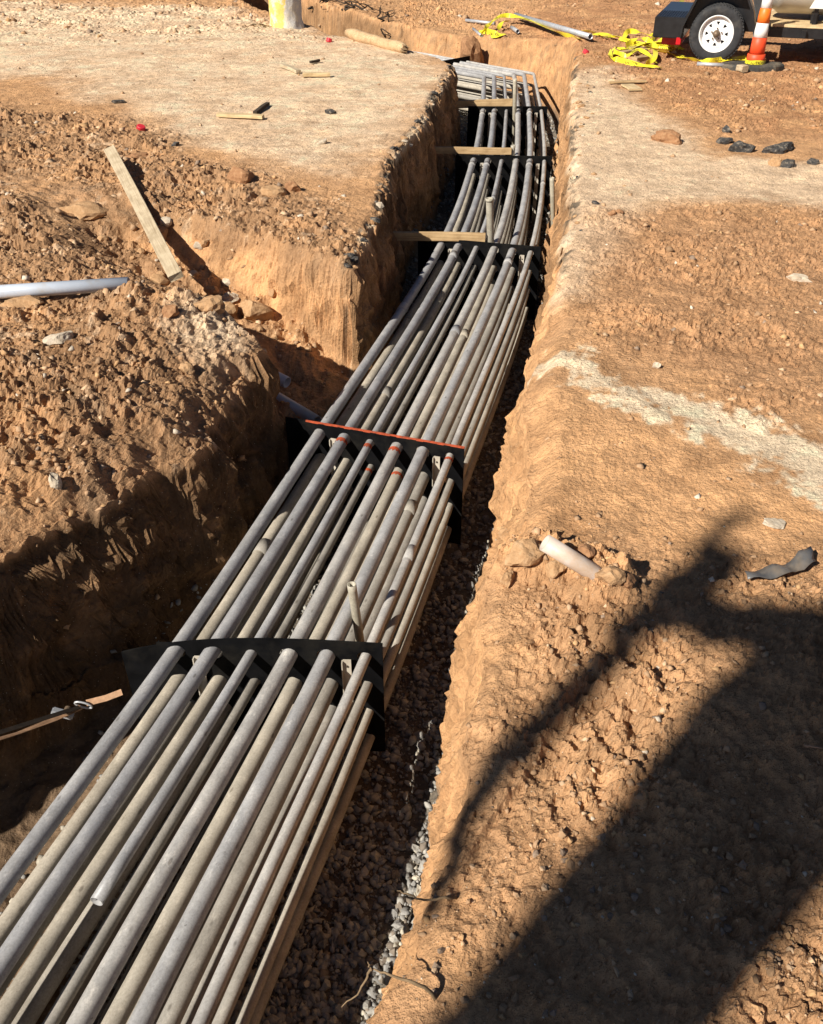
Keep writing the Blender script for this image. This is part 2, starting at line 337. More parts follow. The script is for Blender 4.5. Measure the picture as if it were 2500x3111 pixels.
M['asphalt'] = stone_material('asphalt_lump', [(.03, .029, .028), (.06, .056, .052), (.36, .29, .21)])
M['clay'] = stone_material('clay_lump', [(.30, .17, .085), (.42, .25, .125), (.50, .33, .19)])
M['lime'] = stone_material('limestone_lump', [(.36, .27, .18), (.50, .41, .30), (.60, .51, .40)])
M['rust'] = stone_material('red_clay_lump', [(.20, .10, .05), (.32, .165, .08), (.42, .25, .13)])
M['tyre'] = plain('tyre_rubber', (.030, .030, .031), .8, 0, .3, 14, .3, (.075, .068, .06))
M['white'] = plain('white_wheel_paint', (.80, .79, .76), .4, 0, .05, 8, .5)
M['cream'] = plain('cream_tank_paint', (.62, .58, .50), .35, 0, .06, 4, .5)
M['blackp'] = plain('black_frame_paint', (.014, .014, .015), .3, 0, .4, 10, .5)
M['greyp'] = plain('grey_panel_paint', (.07, .07, .068), .45, 0, .2, 8, .4)
M['hub'] = plain('rusty_hub', (.20, .14, .09), .6, .5, .35, 30, .4)
M['redlens'] = plain('red_lens', (.55, .015, .02), .25)
M['cone_o'] = plain('cone_orange', (.85, .17, .015), .45, 0, .12, 8, .4, (.70, .22, .07))
M['cone_r'] = plain('cone_red_orange', (.80, .075, .02), .5, 0, .12, 8, .4, (.62, .14, .06))
M['cone_w'] = plain('cone_white_band', (.80, .78, .74), .4, 0, .08, 10, .4)
M['rubber'] = plain('rubber_base', (.055, .052, .046), .85, 0, .3, 14, .2, (.20, .16, .11))
M['strap'] = plain('orange_strap', (.44, .26, .15), .8, 0, .25, 40, .2)
M['string'] = plain('white_string', (.72, .70, .64), .8)
M['scrap'] = plain('dark_plastic_scrap', (.11, .105, .10), .4, 0, .4, 12, .5, (.2, .15, .1))
M['post'] = None
def post_material():
    m, nt, bs = new_mat('painted_concrete'); o = objc(nt); n = nz(nt, 9, 6, .7, o); n2 = nz(nt, 3, 5, .7, o)
    sep = nt.nodes.new('ShaderNodeSeparateXYZ'); nt.links.new(o, sep.inputs[0])
    ad = nt.nodes.new('ShaderNodeMath'); ad.operation = 'MULTIPLY_ADD'; nt.links.new(n2.outputs[0], ad.inputs[0]); ad.inputs[1].default_value = .5; nt.links.new(sep.outputs[0], ad.inputs[2])
    f = ramp(nt, ad.outputs[0], [(.24, (0, 0, 0)), (.28, (1, 1, 1))])
    c = mixc(nt, (.72, .52, .13), (.50, .47, .43), f.outputs[0])
    g = ramp(nt, n.outputs[0], [(.50, (0, 0, 0)), (.60, (1, 1, 1))]); c = mixc(nt, c, (.62, .56, .45), g.outputs[0])
    nt.links.new(c, bs.inputs['Base Color']); bs.inputs['Roughness'].default_value = .85; bump(nt, bs, n.outputs[0], .6, .03); return m
M['post'] = post_material()
def leaf_mat():
    m, nt, bs = new_mat('leaf'); bs.inputs['Base Color'].default_value = (.06, .10, .03, 1); bs.inputs['Roughness'].default_value = .6; return m
M['leaf'] = leaf_mat(); M['bark'] = plain('bark', (.10, .075, .05), .9, 0, .35, 6, .2)

# ------------------------------------------------------------------ mesh helpers
def link(name, me, mat=None, parent=None):
    o = bpy.data.objects.new(name, me); COL.objects.link(o)
    if mat is not None and me is not None and len(me.materials) == 0: me.materials.append(M[mat] if isinstance(mat, str) else mat)
    if parent is not None: o.parent = parent
    return o
def tag(o, label=None, cat=None, group=None, kind=None):
    if label: o['label'] = label
    if cat: o['category'] = cat
    if group: o['group'] = group
    if kind: o['kind'] = kind
    return o
def empty(name, loc=(0, 0, 0), rz=0):
    o = bpy.data.objects.new(name, None); COL.objects.link(o); o.location = loc; o.rotation_euler = (0, 0, rz); o.empty_display_size = .1; return o
def pyd(name, v, f, mat, parent=None, smooth=False):
    me = bpy.data.meshes.new(name); me.from_pydata([tuple(p) for p in v], [], f); me.validate()
    if smooth: me.polygons.foreach_set('use_smooth', [True] * len(me.polygons))
    return link(name, me, mat, parent)
def frombm(name, bm, mat, parent=None, smooth=False):
    bmesh.ops.recalc_face_normals(bm, faces=bm.faces)
    me = bpy.data.meshes.new(name); bm.to_mesh(me); bm.free()
    if smooth: me.polygons.foreach_set('use_smooth', [True] * len(me.polygons))
    return link(name, me, mat, parent)
def sweep(path, rad, n=14, cap=True, inner=None):
    """tube along a path; rad a number or a list; inner = bore radius for an open end"""
    P = [Vector(p) for p in path]; k = len(P); rad = rad if hasattr(rad, '__len__') else [rad] * k
    T = []
    for i in range(k):
        a = (P[i] - P[i - 1]).normalized() if i > 0 else None; b = (P[i + 1] - P[i]).normalized() if i < k - 1 else None
        T.append((a or b) if (a is None or b is None) else (a + b).normalized())
    up = Vector((0, 0, 1)) if abs(T[0].z) < .9 else Vector((1, 0, 0)); V = []; N = (up - T[0] * up.dot(T[0])).normalized()
    F_ = []
    for i in range(k):
        N = (N - T[i] * N.dot(T[i])).normalized(); B = T[i].cross(N)
        mit = 1.0
        if 0 < i < k - 1:
            d = (P[i + 1] - P[i]).normalized(); mit = 1.0 / max(.6, T[i].dot(d))
            ax = (d - (P[i] - P[i - 1]).normalized()); ax = ax.normalized() if ax.length > 1e-4 else None
        else: ax = None
        for j in range(n):
            an = 2 * math.pi * j / n; off = (N * math.cos(an) + B * math.sin(an)) * rad[i]
            if ax is not None: off += ax * off.dot(ax) * (mit - 1)
            V.append(P[i] + off)
    for i in range(k - 1):
        for j in range(n):
            j2 = (j + 1) % n; F_.append((i * n + j, i * n + j2, (i + 1) * n + j2, (i + 1) * n + j))
    if cap and inner is None: F_.append(tuple(range(n))[::-1]); F_.append(tuple((k - 1) * n + j for j in range(n)))
    if inner is not None:                                # hollow: rims and bore
        base = len(V)
        for i in (0, k - 1):
            c = P[i]
            for j in range(n): V.append(c + (V[i * n + j] - c) * inner)
            dpt = -T[i] if i else T[i]
            for j in range(n): V.append(c + (V[i * n + j] - c) * inner + (dpt * min(rad[i] * 5, (P[-1] - P[0]).length * .45)))
        for q, i in enumerate((0, k - 1)):
            r0 = base + q * 2 * n; r1 = r0 + n
            for j in range(n):
                j2 = (j + 1) % n; F_.append((i * n + j, i * n + j2, r0 + j2, r0 + j)); F_.append((r0 + j, r0 + j2, r1 + j2, r1 + j))
            F_.append(tuple(r1 + j for j in range(n)))
    return V, F_
def tube(name, path, rad, mat, parent=None, n=14, cap=True, inner=None):
    V, F_ = sweep(path, rad, n, cap, inner); bm = bmesh.new()
    vs = [bm.verts.new(v) for v in V]
    for f in F_:
        try: bm.faces.new([vs[i] for i in f])
        except ValueError: pass
    for f in bm.faces: f.smooth = len(f.verts) == 4
    o = frombm(name, bm, mat, parent)
    return o
def beam_mesh(L, w, t, seed=0, warp=.002):
    """plank along local x, bevelled, a little crooked"""
    bm = bmesh.new(); r = random.Random(seed); n = 8; rows = []
    for i in range(n + 1):
        x = -L / 2 + L * i / n; dy = warp * math.sin(i * .9 + seed); dz = warp * math.cos(i * .7 + seed)
        c = min(w, t) * .08; pr = []
        for (a, b) in ((-w / 2 + c, -t / 2), (w / 2 - c, -t / 2), (w / 2, -t / 2 + c), (w / 2, t / 2 - c), (w / 2 - c, t / 2), (-w / 2 + c, t / 2), (-w / 2, t / 2 - c), (-w / 2, -t / 2 + c)):
            pr.append(bm.verts.new((x + (r.uniform(-.003, .003) if i in (0, n) else 0), a + dy, b + dz)))
        rows.append(pr)
    for a, b in zip(rows[:-1], rows[1:]):
        for j in range(8): bm.faces.new((a[j], a[(j + 1) % 8], b[(j + 1) % 8], b[j]))
    bm.faces.new(rows[0][::-1]); bm.faces.new(rows[-1]); bmesh.ops.recalc_face_normals(bm, faces=bm.faces)
    me = bpy.data.meshes.new('plank'); bm.to_mesh(me); bm.free(); return me
def plank(name, A, B, w, t, mat, label, cat, group=None, roll=0, seed=1):
    A = Vector(A); B = Vector(B); d = B - A
    o = link(name, beam_mesh(d.length, w, t, seed), mat)
    q = d.to_track_quat('X', 'Z') @ Quaternion((1, 0, 0), roll); o.rotation_mode = 'QUATERNION'; o.rotation_quaternion = q; o.location = (A + B) / 2
    return tag(o, label, cat, group)
def box(bm, x0, x1, y0, y1, z0, z1, mat4=None):
    v = [bm.verts.new((x, y, z)) for x in (x0, x1) for y in (y0, y1) for z in (z0, z1)]
    for f in ((0, 1, 3, 2), (4, 6, 7, 5), (0, 4, 5, 1), (2, 3, 7, 6), (0, 2, 6, 4), (1, 5, 7, 3)): bm.faces.new([v[i] for i in f])
    return v
def boxobj(name, b, mat, parent, bevel=.006):
    bm = bmesh.new(); box(bm, *b)
    if bevel: bmesh.ops.bevel(bm, geom=bm.edges[:], offset=bevel, segments=2, affect='EDGES')
    return frombm(name, bm, mat, parent)
def lathe(bm, prof, n=40, M4=None, close=False):
    rings = []
    for (r, z) in prof:
        if r < 1e-6: rings.append([bm.verts.new((0, 0, z))])
        else: rings.append([bm.verts.new((r * math.cos(2 * math.pi * j / n), r * math.sin(2 * math.pi * j / n), z)) for j in range(n)])
    prs = list(zip(rings[:-1], rings[1:])) + ([(rings[-1], rings[0])] if close else [])
    for a, b in prs:
        for j in range(n):
            j2 = (j + 1) % n
            if len(a) == 1: bm.faces.new((a[0], b[j], b[j2]))
            elif len(b) == 1: bm.faces.new((a[j], b[0], a[j2]))
            else: bm.faces.new((a[j], b[j], b[j2], a[j2]))
    if M4 is not None: bmesh.ops.transform(bm, matrix=M4, verts=bm.verts)
def rock_mesh(name, seed, sub=2, blocky=.5, mat='clay'):
    bm = bmesh.new(); bmesh.ops.create_icosphere(bm, subdivisions=sub, radius=1); r = random.Random(seed)
    pl = [Vector((r.gauss(0, 1), r.gauss(0, 1), r.gauss(0, 1))).normalized() for _ in range(9)]; dd = [r.uniform(.55, .9) for _ in pl]
    from mathutils import noise
    off = Vector((seed * 3.1, seed * 1.7, 0))
    for v in bm.verts:
        for p, d in zip(pl, dd):
            e = v.co.dot(p)
            if e > d: v.co -= p * (e - d) * (blocky + .45)
        v.co *= 1 + .20 * noise.noise(v.co * 2.1 + off) + .13 * noise.noise(v.co * 5 + off) + .07 * noise.noise(v.co * 11 + off)
    me = bpy.data.meshes.new(name); bm.to_mesh(me); bm.free(); me.materials.append(M[mat]); return me
_rk = {}
def rock_at(name, p, size, mat, label=None, cat='rock', group=None, seed=0, rz=None, sink=.3, parent=None, sub=2):
    key = (mat, seed, sub)
    if key not in _rk: _rk[key] = rock_mesh(name, seed, sub, .5, mat)
    o = bpy.data.objects.new(name, _rk[key]); COL.objects.link(o); size = size if hasattr(size, '__len__') else (size, size, size * .75)
    o.scale = size; o.location = (p[0], p[1], p[2] + size[2] * (1 - 2 * sink) * .8)
    o.rotation_euler = (random.uniform(-.2, .2), random.uniform(-.2, .2), random.uniform(0, 6.28) if rz is None else rz)
    if parent is not None: o.parent = parent
    elif label: tag(o, label, cat, group)
    return o

# ------------------------------------------------------------------ ground sheet
def build_ground():
    def grow(a, b, f):
        out = [a]
        while out[-1] < b: out.append(out[-1] + f(out[-1]))
        return out
    ys = [-60, -40, -25, -16, -10, -7, -5, -4] + grow(-3.2, .4, lambda y: .06)[:-1] + grow(.4, 22, lambda y: .0062 + .00225 * y) + grow(22.3, 32, lambda y: .25) + [34, 38, 44, 52, 64, 80, 110, 160, 240]
    ys = np.array(ys); yy = np.clip(ys, .4, 22)
    half = 1.32 * .463 * (.809 * yy + 1.26) + .35
    ly = sorted([(p[1], p[0]) for p in LEFT if p[1] > 2.7 and p[1] < 14.5]); xl = np.interp(ys, [a for a, _ in ly], [b for _, b in ly])
    ry = sorted([(p[1], p[0]) for p in RIGHT]); xr = np.interp(ys, [a for a, _ in ry], [b for _, b in ry])
    xl = np.maximum(xl, -half + .35); xr = np.maximum(xr, xl + .5)
    def seg(a, b, n, e=False): t = np.linspace(0, 1, n, endpoint=e)[None, :]; return a[:, None] * (1 - t) + b[:, None] * t
    sk = np.array([1.0, 1.05, 1.12, 1.22, 1.36, 1.55, 1.8, 2.2, 2.8, 3.8, 5.5, 8, 14, 30, 70])
    cols = [np.stack([-half - (k - 1) * 3 for k in sk[:0:-1]], 1), seg(-half, xl - .06, 290), seg(xl - .06, xl + .20, 84), seg(xl + .20, xr - .20, 80), seg(xr - .20, xr + .06, 72), seg(xr + .06, half, 300, True),
            np.stack([half + (k - 1) * 3 for k in sk[1:]], 1)]
    X = np.concatenate(cols, 1); Y = np.repeat(ys[:, None], X.shape[1], 1); nr, nc = X.shape
    x = X.ravel(); y = Y.ravel(); T = terrain(x, y); z = T['z']
    # soil colours, with shade also painted into the near left trench wall
    g = lambda *c: np.array(c)[None, :]
    v1 = fbm(x, y, 3.5, 4, 91); v2 = fbm(x, y, 14, 4, 97)
    def mix(c, col, m): return c * (1 - m[:, None]) + col * m[:, None]
    brown = g(.48, .285, .155); orange = g(.61, .35, .175); pale = g(.75, .565, .39); white = g(.70, .58, .42); dark = g(.17, .115, .07); red = g(.37, .185, .09); grey = g(.26, .22, .17)
    c = np.repeat(orange * .8 + brown * .2, x.size, 0)
    c = mix(c, brown, sstep(-.3, .5, v1) * .6)
    ol = sdpoly(x, y, PALEL); c = mix(c, pale, sstep(-.5, .5, ol + .5 * T['n1'] + .15 * v2) * (.75 + .25 * sstep(-.4, .3, v1)))
    orr = sdpoly(x, y, PALER); c = mix(c, pale * .97, sstep(-.25, .2, orr + .25 * T['n1'] + .12 * v2) * .9)
    c = mix(c, red * .9 + brown * .1, T['fr'] * (1 - T['br']) * .75 * sstep(-.6, .2, v1))
    c = mix(c, brown * .68 + red * .3, T['br'] * .8)
    w = np.maximum(blobline(x, y, WHITE1), blobline(x, y, WHITE2)); v3 = fbm(x, y, 30, 3, 99); wm = sstep(.15, .75, w + .85 * v2 + .6 * v1 + .5 * v3); c = mix(c, white * .7 + pale * .3, wm * .95)
    oo = sdpoly(x, y, ORANGE); c = mix(c, orange * 1.05, sstep(-.1, .3, oo + .1 * v1) * .9 * (1 - wm))
    c = mix(c, brown * .75 + orange * .22, T['fo'] * .85)
    c = mix(c, brown * .78, T['cl'] * .9)
    c = mix(c, grey * .5 + dark * .5, T['cl'] * sstep(.3, .65, v1) * .4); c = mix(c, orange * .95, T['cl'] * sstep(.1, .5, fbm(x, y, 2.1, 3, 123)) * .6)
    c = mix(c, pale * .9, T['cl'] * sstep(.3, .6, v2 - .3 * v1) * .5)
    c = mix(c, orange * .95, T['sp'] * .8)
    c = mix(c, grey, T['scp'] * 0)
    # tramped corner of the near left bank
    pth = np.exp(-(((x + 1.12) / .22) ** 2 + ((y - 4.75) / .4) ** 2)); c = mix(c, pale * .9, np.clip(pth * 1.2 + .3 * v2, 0, 1) * (pth > .2))
    # ditch and the wedge face
    wall_ = sstep(.02, .10, T['t']) * (z < -.05)
    face = T['dit'] * sstep(T['wf'] - .55, T['wf'] - .15, T['c']) * (T['s'] > -.6)
    vf = fbm(y - .3 * x, z, 6, 4, 137, .6); c = mix(c, orange * .98, sstep(.08, .5, face + .1 * v2) * sstep(-.05, -.22, z) * (1 - .5 * sstep(0, .4, vf)))
    c = mix(c, brown * .95, T['dit'] * (1 - sstep(.05, .3, face)) * .8)
    # broken crust along the lip, clay below it
    al = y - .3 * x; v1o, v2o = v1, v2; v1 = fbm(al, z, 3.0, 4, 131); v2 = fbm(al, z, 12, 4, 133)
    st_ = np.clip(wall_ + (T['dit'] * (1 - T['dit']) * 4), 0, 1)
    v1w, v2w = v1, v2; v1, v2 = v1o, v2o; sd = T['sd']; crust = sstep(-.07, -.01, sd + .05 * v2) * sstep(.045, .012, sd - .03 * v2) * (y > 5.6) * (y < 14)
    c = mix(c, grey * .35, crust * sstep(-.1, .25, v1 + .5 * v2) * .9)
    c = mix(c, white, crust * sstep(.1, .4, -v1 + .4 * v2) * .7)
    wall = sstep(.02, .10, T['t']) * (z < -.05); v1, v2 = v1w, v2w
    cw = mix(np.repeat(brown * .20 + orange * .08 + dark * .15, x.size, 0), dark * .6, sstep(-.1, .5, v1) * .55); cw = mix(cw, orange * .6, sstep(.15, .5, v2 + .3 * v1) * .4); cw = mix(cw, orange * .75 + brown * .15, (y > 5.6) * (.35 + .4 * sstep(-.2, .3, v1))); cw = mix(cw, orange, (x > -.1 + .0 * y) * (y < 6) * .8); cw = mix(cw, orange * .85 + red * .1, (x > 0) * (y > 12.5) * .85); cw = mix(cw, dark * 1.2, (y > 12.5) * sstep(.1, .5, v2 + .5 * v1) * .6)  # near left wall colour darkened to deepen its shade; right wall stays orange
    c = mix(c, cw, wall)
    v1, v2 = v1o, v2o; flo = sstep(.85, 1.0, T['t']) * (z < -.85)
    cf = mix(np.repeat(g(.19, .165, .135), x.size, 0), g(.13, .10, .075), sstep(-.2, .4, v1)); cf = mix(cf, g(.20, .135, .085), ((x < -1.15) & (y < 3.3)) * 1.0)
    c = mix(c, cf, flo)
    k_ = np.clip(st_ * (1 - flo), 0, 1); c *= (1 + (.22 * v2 + .12 * v1) * (1 - k_) + (.30 * v2w + .22 * v1w) * k_)[:, None]; c = np.clip(c, .02, .75)
    # uneven cut faces: push the steep faces in and out by noise over the face itself
    al = y - .3 * x
    rel = .075 * fbm(al, z, 3.5, 4, 201, .55) + .030 * fbm(al, z, 15, 3, 203, .6) + .016 * (1 - 2 * np.abs(fbm(al, z, 33, 3, 205, .6))) + .012 * clods(al, z, .05, 207, .5) / .5
    mw = sstep(.0, .18, T['t']) * sstep(1, .86, T['t']) * (z < -.03) * (1 - .5 * (y > 13))
    xm = np.interp(y, [-3, 2.6, 4.3, 7.5, 10.3, 12.8, 15], [-1.9, -.6, -.16, .63, 1.08, 1.35, 1.5]); sgn = np.where(x < xm, 1.0, -1.0)
    ins = T['inside']; mf = np.clip(4 * ins * (1 - ins), 0, 1) * (T['s'] > -.7) * (T['s'] < 2.6) * (1 - mw); sg2 = np.where(T['c'] > .1, -1.0, 1.0)
    x = x + rel * (mw * sgn * .97 + mf * sg2 * .714); y = y + rel * (-mw * sgn * .24 + mf * sg2 * .70)
    me = bpy.data.meshes.new('ground'); nv = x.size
    me.vertices.add(nv); me.vertices.foreach_set('co', np.stack([x, y, z], 1).astype(np.float32).ravel())
    i = np.arange(nr - 1)[:, None] * nc + np.arange(nc - 1)[None, :]
    q = np.stack([i, i + 1, i + nc + 1, i + nc], -1).reshape(-1, 4); nf = len(q)
    me.loops.add(nf * 4); me.loops.foreach_set('vertex_index', q.ravel().astype(np.int32))
    me.polygons.add(nf); me.polygons.foreach_set('loop_start', np.arange(0, nf * 4, 4, dtype=np.int32)); me.polygons.foreach_set('loop_total', np.full(nf, 4, np.int32))
    me.polygons.foreach_set('use_smooth', np.zeros(nf, bool)); me.update(calc_edges=True)
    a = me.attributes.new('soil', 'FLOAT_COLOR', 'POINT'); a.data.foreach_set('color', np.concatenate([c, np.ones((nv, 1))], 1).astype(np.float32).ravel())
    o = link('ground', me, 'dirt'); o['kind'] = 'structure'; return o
ground = build_ground()

# ------------------------------------------------------------------ loose stones
ICO_V = []; ICO_F = None
def ico_np():
    bm = bmesh.new(); bmesh.ops.create_icosphere(bm, subdivisions=1, radius=1); bm.verts.ensure_lookup_table()
    v = np.array([p.co[:] for p in bm.verts]); f = np.array([[q.index for q in p.verts] for p in bm.faces]); bm.free(); return v, f
def ico0():
    t = (1 + 5 ** .5) / 2; v = np.array([(-1, t, 0), (1, t, 0), (-1, -t, 0), (1, -t, 0), (0, -1, t), (0, 1, t), (0, -1, -t), (0, 1, -t), (t, 0, -1), (t, 0, 1), (-t, 0, -1), (-t, 0, 1)]) / math.sqrt(1 + t * t)
    f = np.array([(0, 11, 5), (0, 5, 1), (0, 1, 7), (0, 7, 10), (0, 10, 11), (1, 5, 9), (5, 11, 4), (11, 10, 2), (10, 7, 6), (7, 1, 8), (3, 9, 4), (3, 4, 2), (3, 2, 6), (3, 6, 8), (3, 8, 9), (4, 9, 5), (2, 4, 11), (6, 2, 10), (8, 6, 7), (9, 8, 1)]); return v, f
IV, IF = ico0()
def shard(r):
    v = IV * (1 + .38 * (r.random((12, 1)) * 2 - 1)); v = v + .35 * (r.random((12, 3)) - .5); return v
SH = [shard(rng) for _ in range(24)]
def rotm(r, n):
    a = r.random(n) * 6.283; b = (r.random(n) - .5) * 1.2; ca, sa, cb, sb = np.cos(a), np.sin(a), np.cos(b), np.sin(b); o = np.zeros(n); l = np.ones(n)
    return np.stack([np.stack([ca, -sa * cb, sa * sb], -1), np.stack([sa, ca * cb, -ca * sb], -1), np.stack([o, sb, cb], -1)], -2)
OV = np.array([(1, 0, 0), (-1, 0, 0), (0, 1, 0), (0, -1, 0), (0, 0, 1), (0, 0, -1.0)]); OF = np.array([(0, 2, 4), (2, 1, 4), (1, 3, 4), (3, 0, 4), (2, 0, 5), (1, 2, 5), (3, 1, 5), (0, 3, 5)])
OSH = [OV * (.8 + .6 * rng.random((6, 1))) + .45 * (rng.random((6, 3)) - .5) for _ in range(24)]
def scatter(name, P, S, C, mat='loose', lo=False):
    SH_, IF_, nvp = (OSH, OF, 6) if lo else (SH, IF, 12)
    n = len(P); k = rng.integers(0, len(SH_), n); base = np.array(SH_)[k]                      # n,12,3
    sc = S[:, None] * (.5 + .9 * rng.random((n, 3))) * np.array([1, 1, .75])
    v = np.einsum('nij,nkj->nki', rotm(rng, n), base * sc[:, None, :]) + P[:, None, :]
    f = (IF_[None] + (np.arange(n) * nvp)[:, None, None]).reshape(-1, 3); nv = n * nvp; nf = len(f)
    me = bpy.data.meshes.new(name); me.vertices.add(nv); me.vertices.foreach_set('co', v.astype(np.float32).ravel())
    me.loops.add(nf * 3); me.loops.foreach_set('vertex_index', f.ravel().astype(np.int32)); me.polygons.add(nf)
    me.polygons.foreach_set('loop_start', np.arange(0, nf * 3, 3, dtype=np.int32)); me.polygons.foreach_set('loop_total', np.full(nf, 3, np.int32)); me.update(calc_edges=True)
    a = me.attributes.new('soil', 'FLOAT_COLOR', 'POINT'); cc = np.repeat(C, nvp, 0); a.data.foreach_set('color', np.concatenate([cc, np.ones((nv, 1))], 1).astype(np.float32).ravel())
    return link(name, me, mat)
PROTO = []
def proto_meshes(cols, tagname):
    out = []
    for i, c in enumerate(cols):
        v = SH[i % len(SH)]; me = bpy.data.meshes.new(tagname); bm = bmesh.new()
        vs = [bm.verts.new(p) for p in v]
        for f in IF: bm.faces.new([vs[j] for j in f])
        bmesh.ops.subdivide_edges(bm, edges=bm.edges[:], cuts=1, use_grid_fill=True)
        for p in bm.verts: p.co *= 1 + random.uniform(-.12, .12)
        bmesh.ops.triangulate(bm, faces=bm.faces[:]); bm.to_mesh(me); bm.free()
        a = me.attributes.new('soil', 'FLOAT_COLOR', 'POINT'); a.data.foreach_set('color', [v_ for _ in me.vertices for v_ in (*c, 1.0)])
        me.materials.append(M['loose']); out.append(me)
    return out

def build_loose():
    # rough ground clods and pebbles: sample so that density follows the roughness
    n = 210000
    u = rng.random(n); yy = .5 * (21 / .5) ** u; half = 1.25 * .463 * (.809 * yy + 1.26) + .2; xx = (rng.random(n) * 2 - 1) * half
    T = terrain(xx, yy); pt = sstep(-.3, .4, fbm(xx, yy, 2.7, 3, 61)); keep = (T['sd'] < np.where(yy > 13, .35, .10)) & (T['z'] > -1.0) & (rng.random(n) < (.03 + .55 * np.clip(T['rough'], 0, 1)) * (.25 + .75 * pt))
    xx, yy = xx[keep], yy[keep]; z = T['z'][keep]; rg = T['rough'][keep]; cl = T['cl'][keep]; n = len(xx)
    s = .0026 * (1 + yy * .15) * (.5 + rng.random(n) ** 9 * 6.5) * (.6 + .6 * rg)
    s = np.minimum(s, .007 + .0035 * yy)
    pal = np.array([(.44, .275, .155), (.36, .22, .12), (.52, .35, .21), (.60, .50, .38), (.28, .20, .14), (.50, .30, .145)]); pr = np.array([.36, .26, .16, .04, .05, .13]); C = pal[rng.choice(6, n, p=pr)] * (.8 + .4 * rng.random((n, 1)))
    P = np.stack([xx, yy, z + s * (rng.random(n) * .5 - .25)], 1)
    big = np.argsort(-(s / (.809 * yy + 1.26)))[:300]; rest = np.setdiff1d(np.arange(n), big)
    o = scatter('loose_clods', P[rest], s[rest], C[rest], lo=True); tag(o, 'loose crumbs of clay and pebbles strewn over the dirt', 'pebbles', kind='stuff')
    pb = pal[[0, 1, 2, 4, 5]]; protos = proto_meshes([tuple(c) for c in np.concatenate([pb, pb * .8])], 'clod')
    for i in big:
        q = bpy.data.objects.new('clod', protos[rng.integers(0, len(protos))]); COL.objects.link(q); q.parent = ground
        q.location = P[i]; q.rotation_euler = (rng.random() * 6, rng.random() * 6, rng.random() * 6); a = s[i]; q.scale = (a * rng.uniform(.8, 1.3), a * rng.uniform(.7, 1.1), a * rng.uniform(.6, .9))
    # gravel on the trench floor
    n = 90000; u = rng.random(n); yy = .7 * (16 / .7) ** u; xx = np.interp(yy, [.7, 2.6, 4.1, 7.4, 10.3, 12.8, 15.3, 16], [-.8, -.5, -.1, .7, 1.15, 1.4, 1.5, 1.3]) + rng.uniform(-1.0, .75, n)
    T = terrain(xx, yy); pit = (xx < -1.25) & (yy < 3.4)
    keep = (T['sd'] > .06) & (T['z'] < -.80) & (np.abs(xx) < .62 * (.809 * yy + 1.6)) & (~pit | (rng.random(n) < .05)) & (rng.random(n) < .35 + .3 * sstep(-.4, .3, T['n1']))
    xx, yy = xx[keep], yy[keep]; z = T['z'][keep]; n = len(xx); s = (.005 + .017 * rng.random(n) ** 2.8) * (1 + .02 * yy)
    pal2 = np.array([(.29, .275, .25), (.36, .335, .29), (.24, .225, .20), (.46, .41, .32), (.22, .18, .14)]); C = pal2[rng.choice(5, n, p=[.3, .25, .2, .15, .1])] * (.8 + .4 * rng.random((n, 1)))
    P = np.stack([xx, yy, z + s * .35], 1)
    vis = ((xx > np.interp(yy, [1.2, 2.6, 4.1, 7.4], [-.5, -.15, .22, 1.0])) & (yy > .95)) * (s / (.809 * yy + 1.9))
    big = np.argsort(-vis)[:300]; rest = np.setdiff1d(np.arange(n), big)
    o = scatter('gravel', P[rest], s[rest], C[rest]); tag(o, 'grey crushed gravel bed on the trench floor', 'gravel', kind='stuff')
    protos = proto_meshes([tuple(c) for c in pal2] * 2, 'gravel_stone')
    for i in big:
        q = bpy.data.objects.new('gravel_stone', protos[rng.integers(0, len(protos))]); COL.objects.link(q); q.parent = ground
        q.location = P[i]; q.rotation_euler = (rng.random() * 6, rng.random() * 6, rng.random() * 6); a = s[i]; q.scale = (a * rng.uniform(.8, 1.3), a * rng.uniform(.7, 1.1), a * rng.uniform(.6, .9))
build_loose()

# ------------------------------------------------------------------ conduit bundle
SPC = .156; ROWZ = [-.50, -.668, -.836, -1.004]
RB = .0335; RS = .0225
COLR = [RB, RB, RS, RB, RB, RS]
def dirv(az): return Vector((math.sin(R(az)), math.cos(R(az)), 0))
def rightv(az): return Vector((math.cos(R(az)), -math.sin(R(az)), 0))
# stations: centre, azimuth of the run
ST = [((-2.30, -3.2), 15, 1.15), ((-1.36, 0.0), 15.8, 1.10), ((-.97, 1.35), 16.2, 1.05), ((-.59, 2.64), 15, 1.0), ((-.16, 4.29), 14.2, 1.0), ((.63, 7.47), 11.8, 1.0), ((1.08, 10.27), 7, 1.0), ((1.345, 12.77), 4.5, 1.0)]
BEND = Vector((1.53, 15.27, 0)); AZ2 = -45.0; HALF = (4 - AZ2) / 2
def catmull(pts, k=6):
    out = []
    P = [pts[0] * 2 - pts[1]] + pts + [pts[-1] * 2 - pts[-2]]
    for i in range(1, len(P) - 2):
        for j in range(k):
            t = j / k; a, b, c, d = P[i - 1], P[i], P[i + 1], P[i + 2]
            out.append(.5 * ((2 * b) + (c - a) * t + (2 * a - 5 * b + 4 * c - d) * t * t + (3 * b - a - 3 * c + d) * t ** 3))
    out.append(P[-2]); return out
ORD = ['first', 'second', 'third', 'fourth', 'fifth', 'sixth']
ROWN = ['top row', 'second row down', 'third row down', 'bottom row']
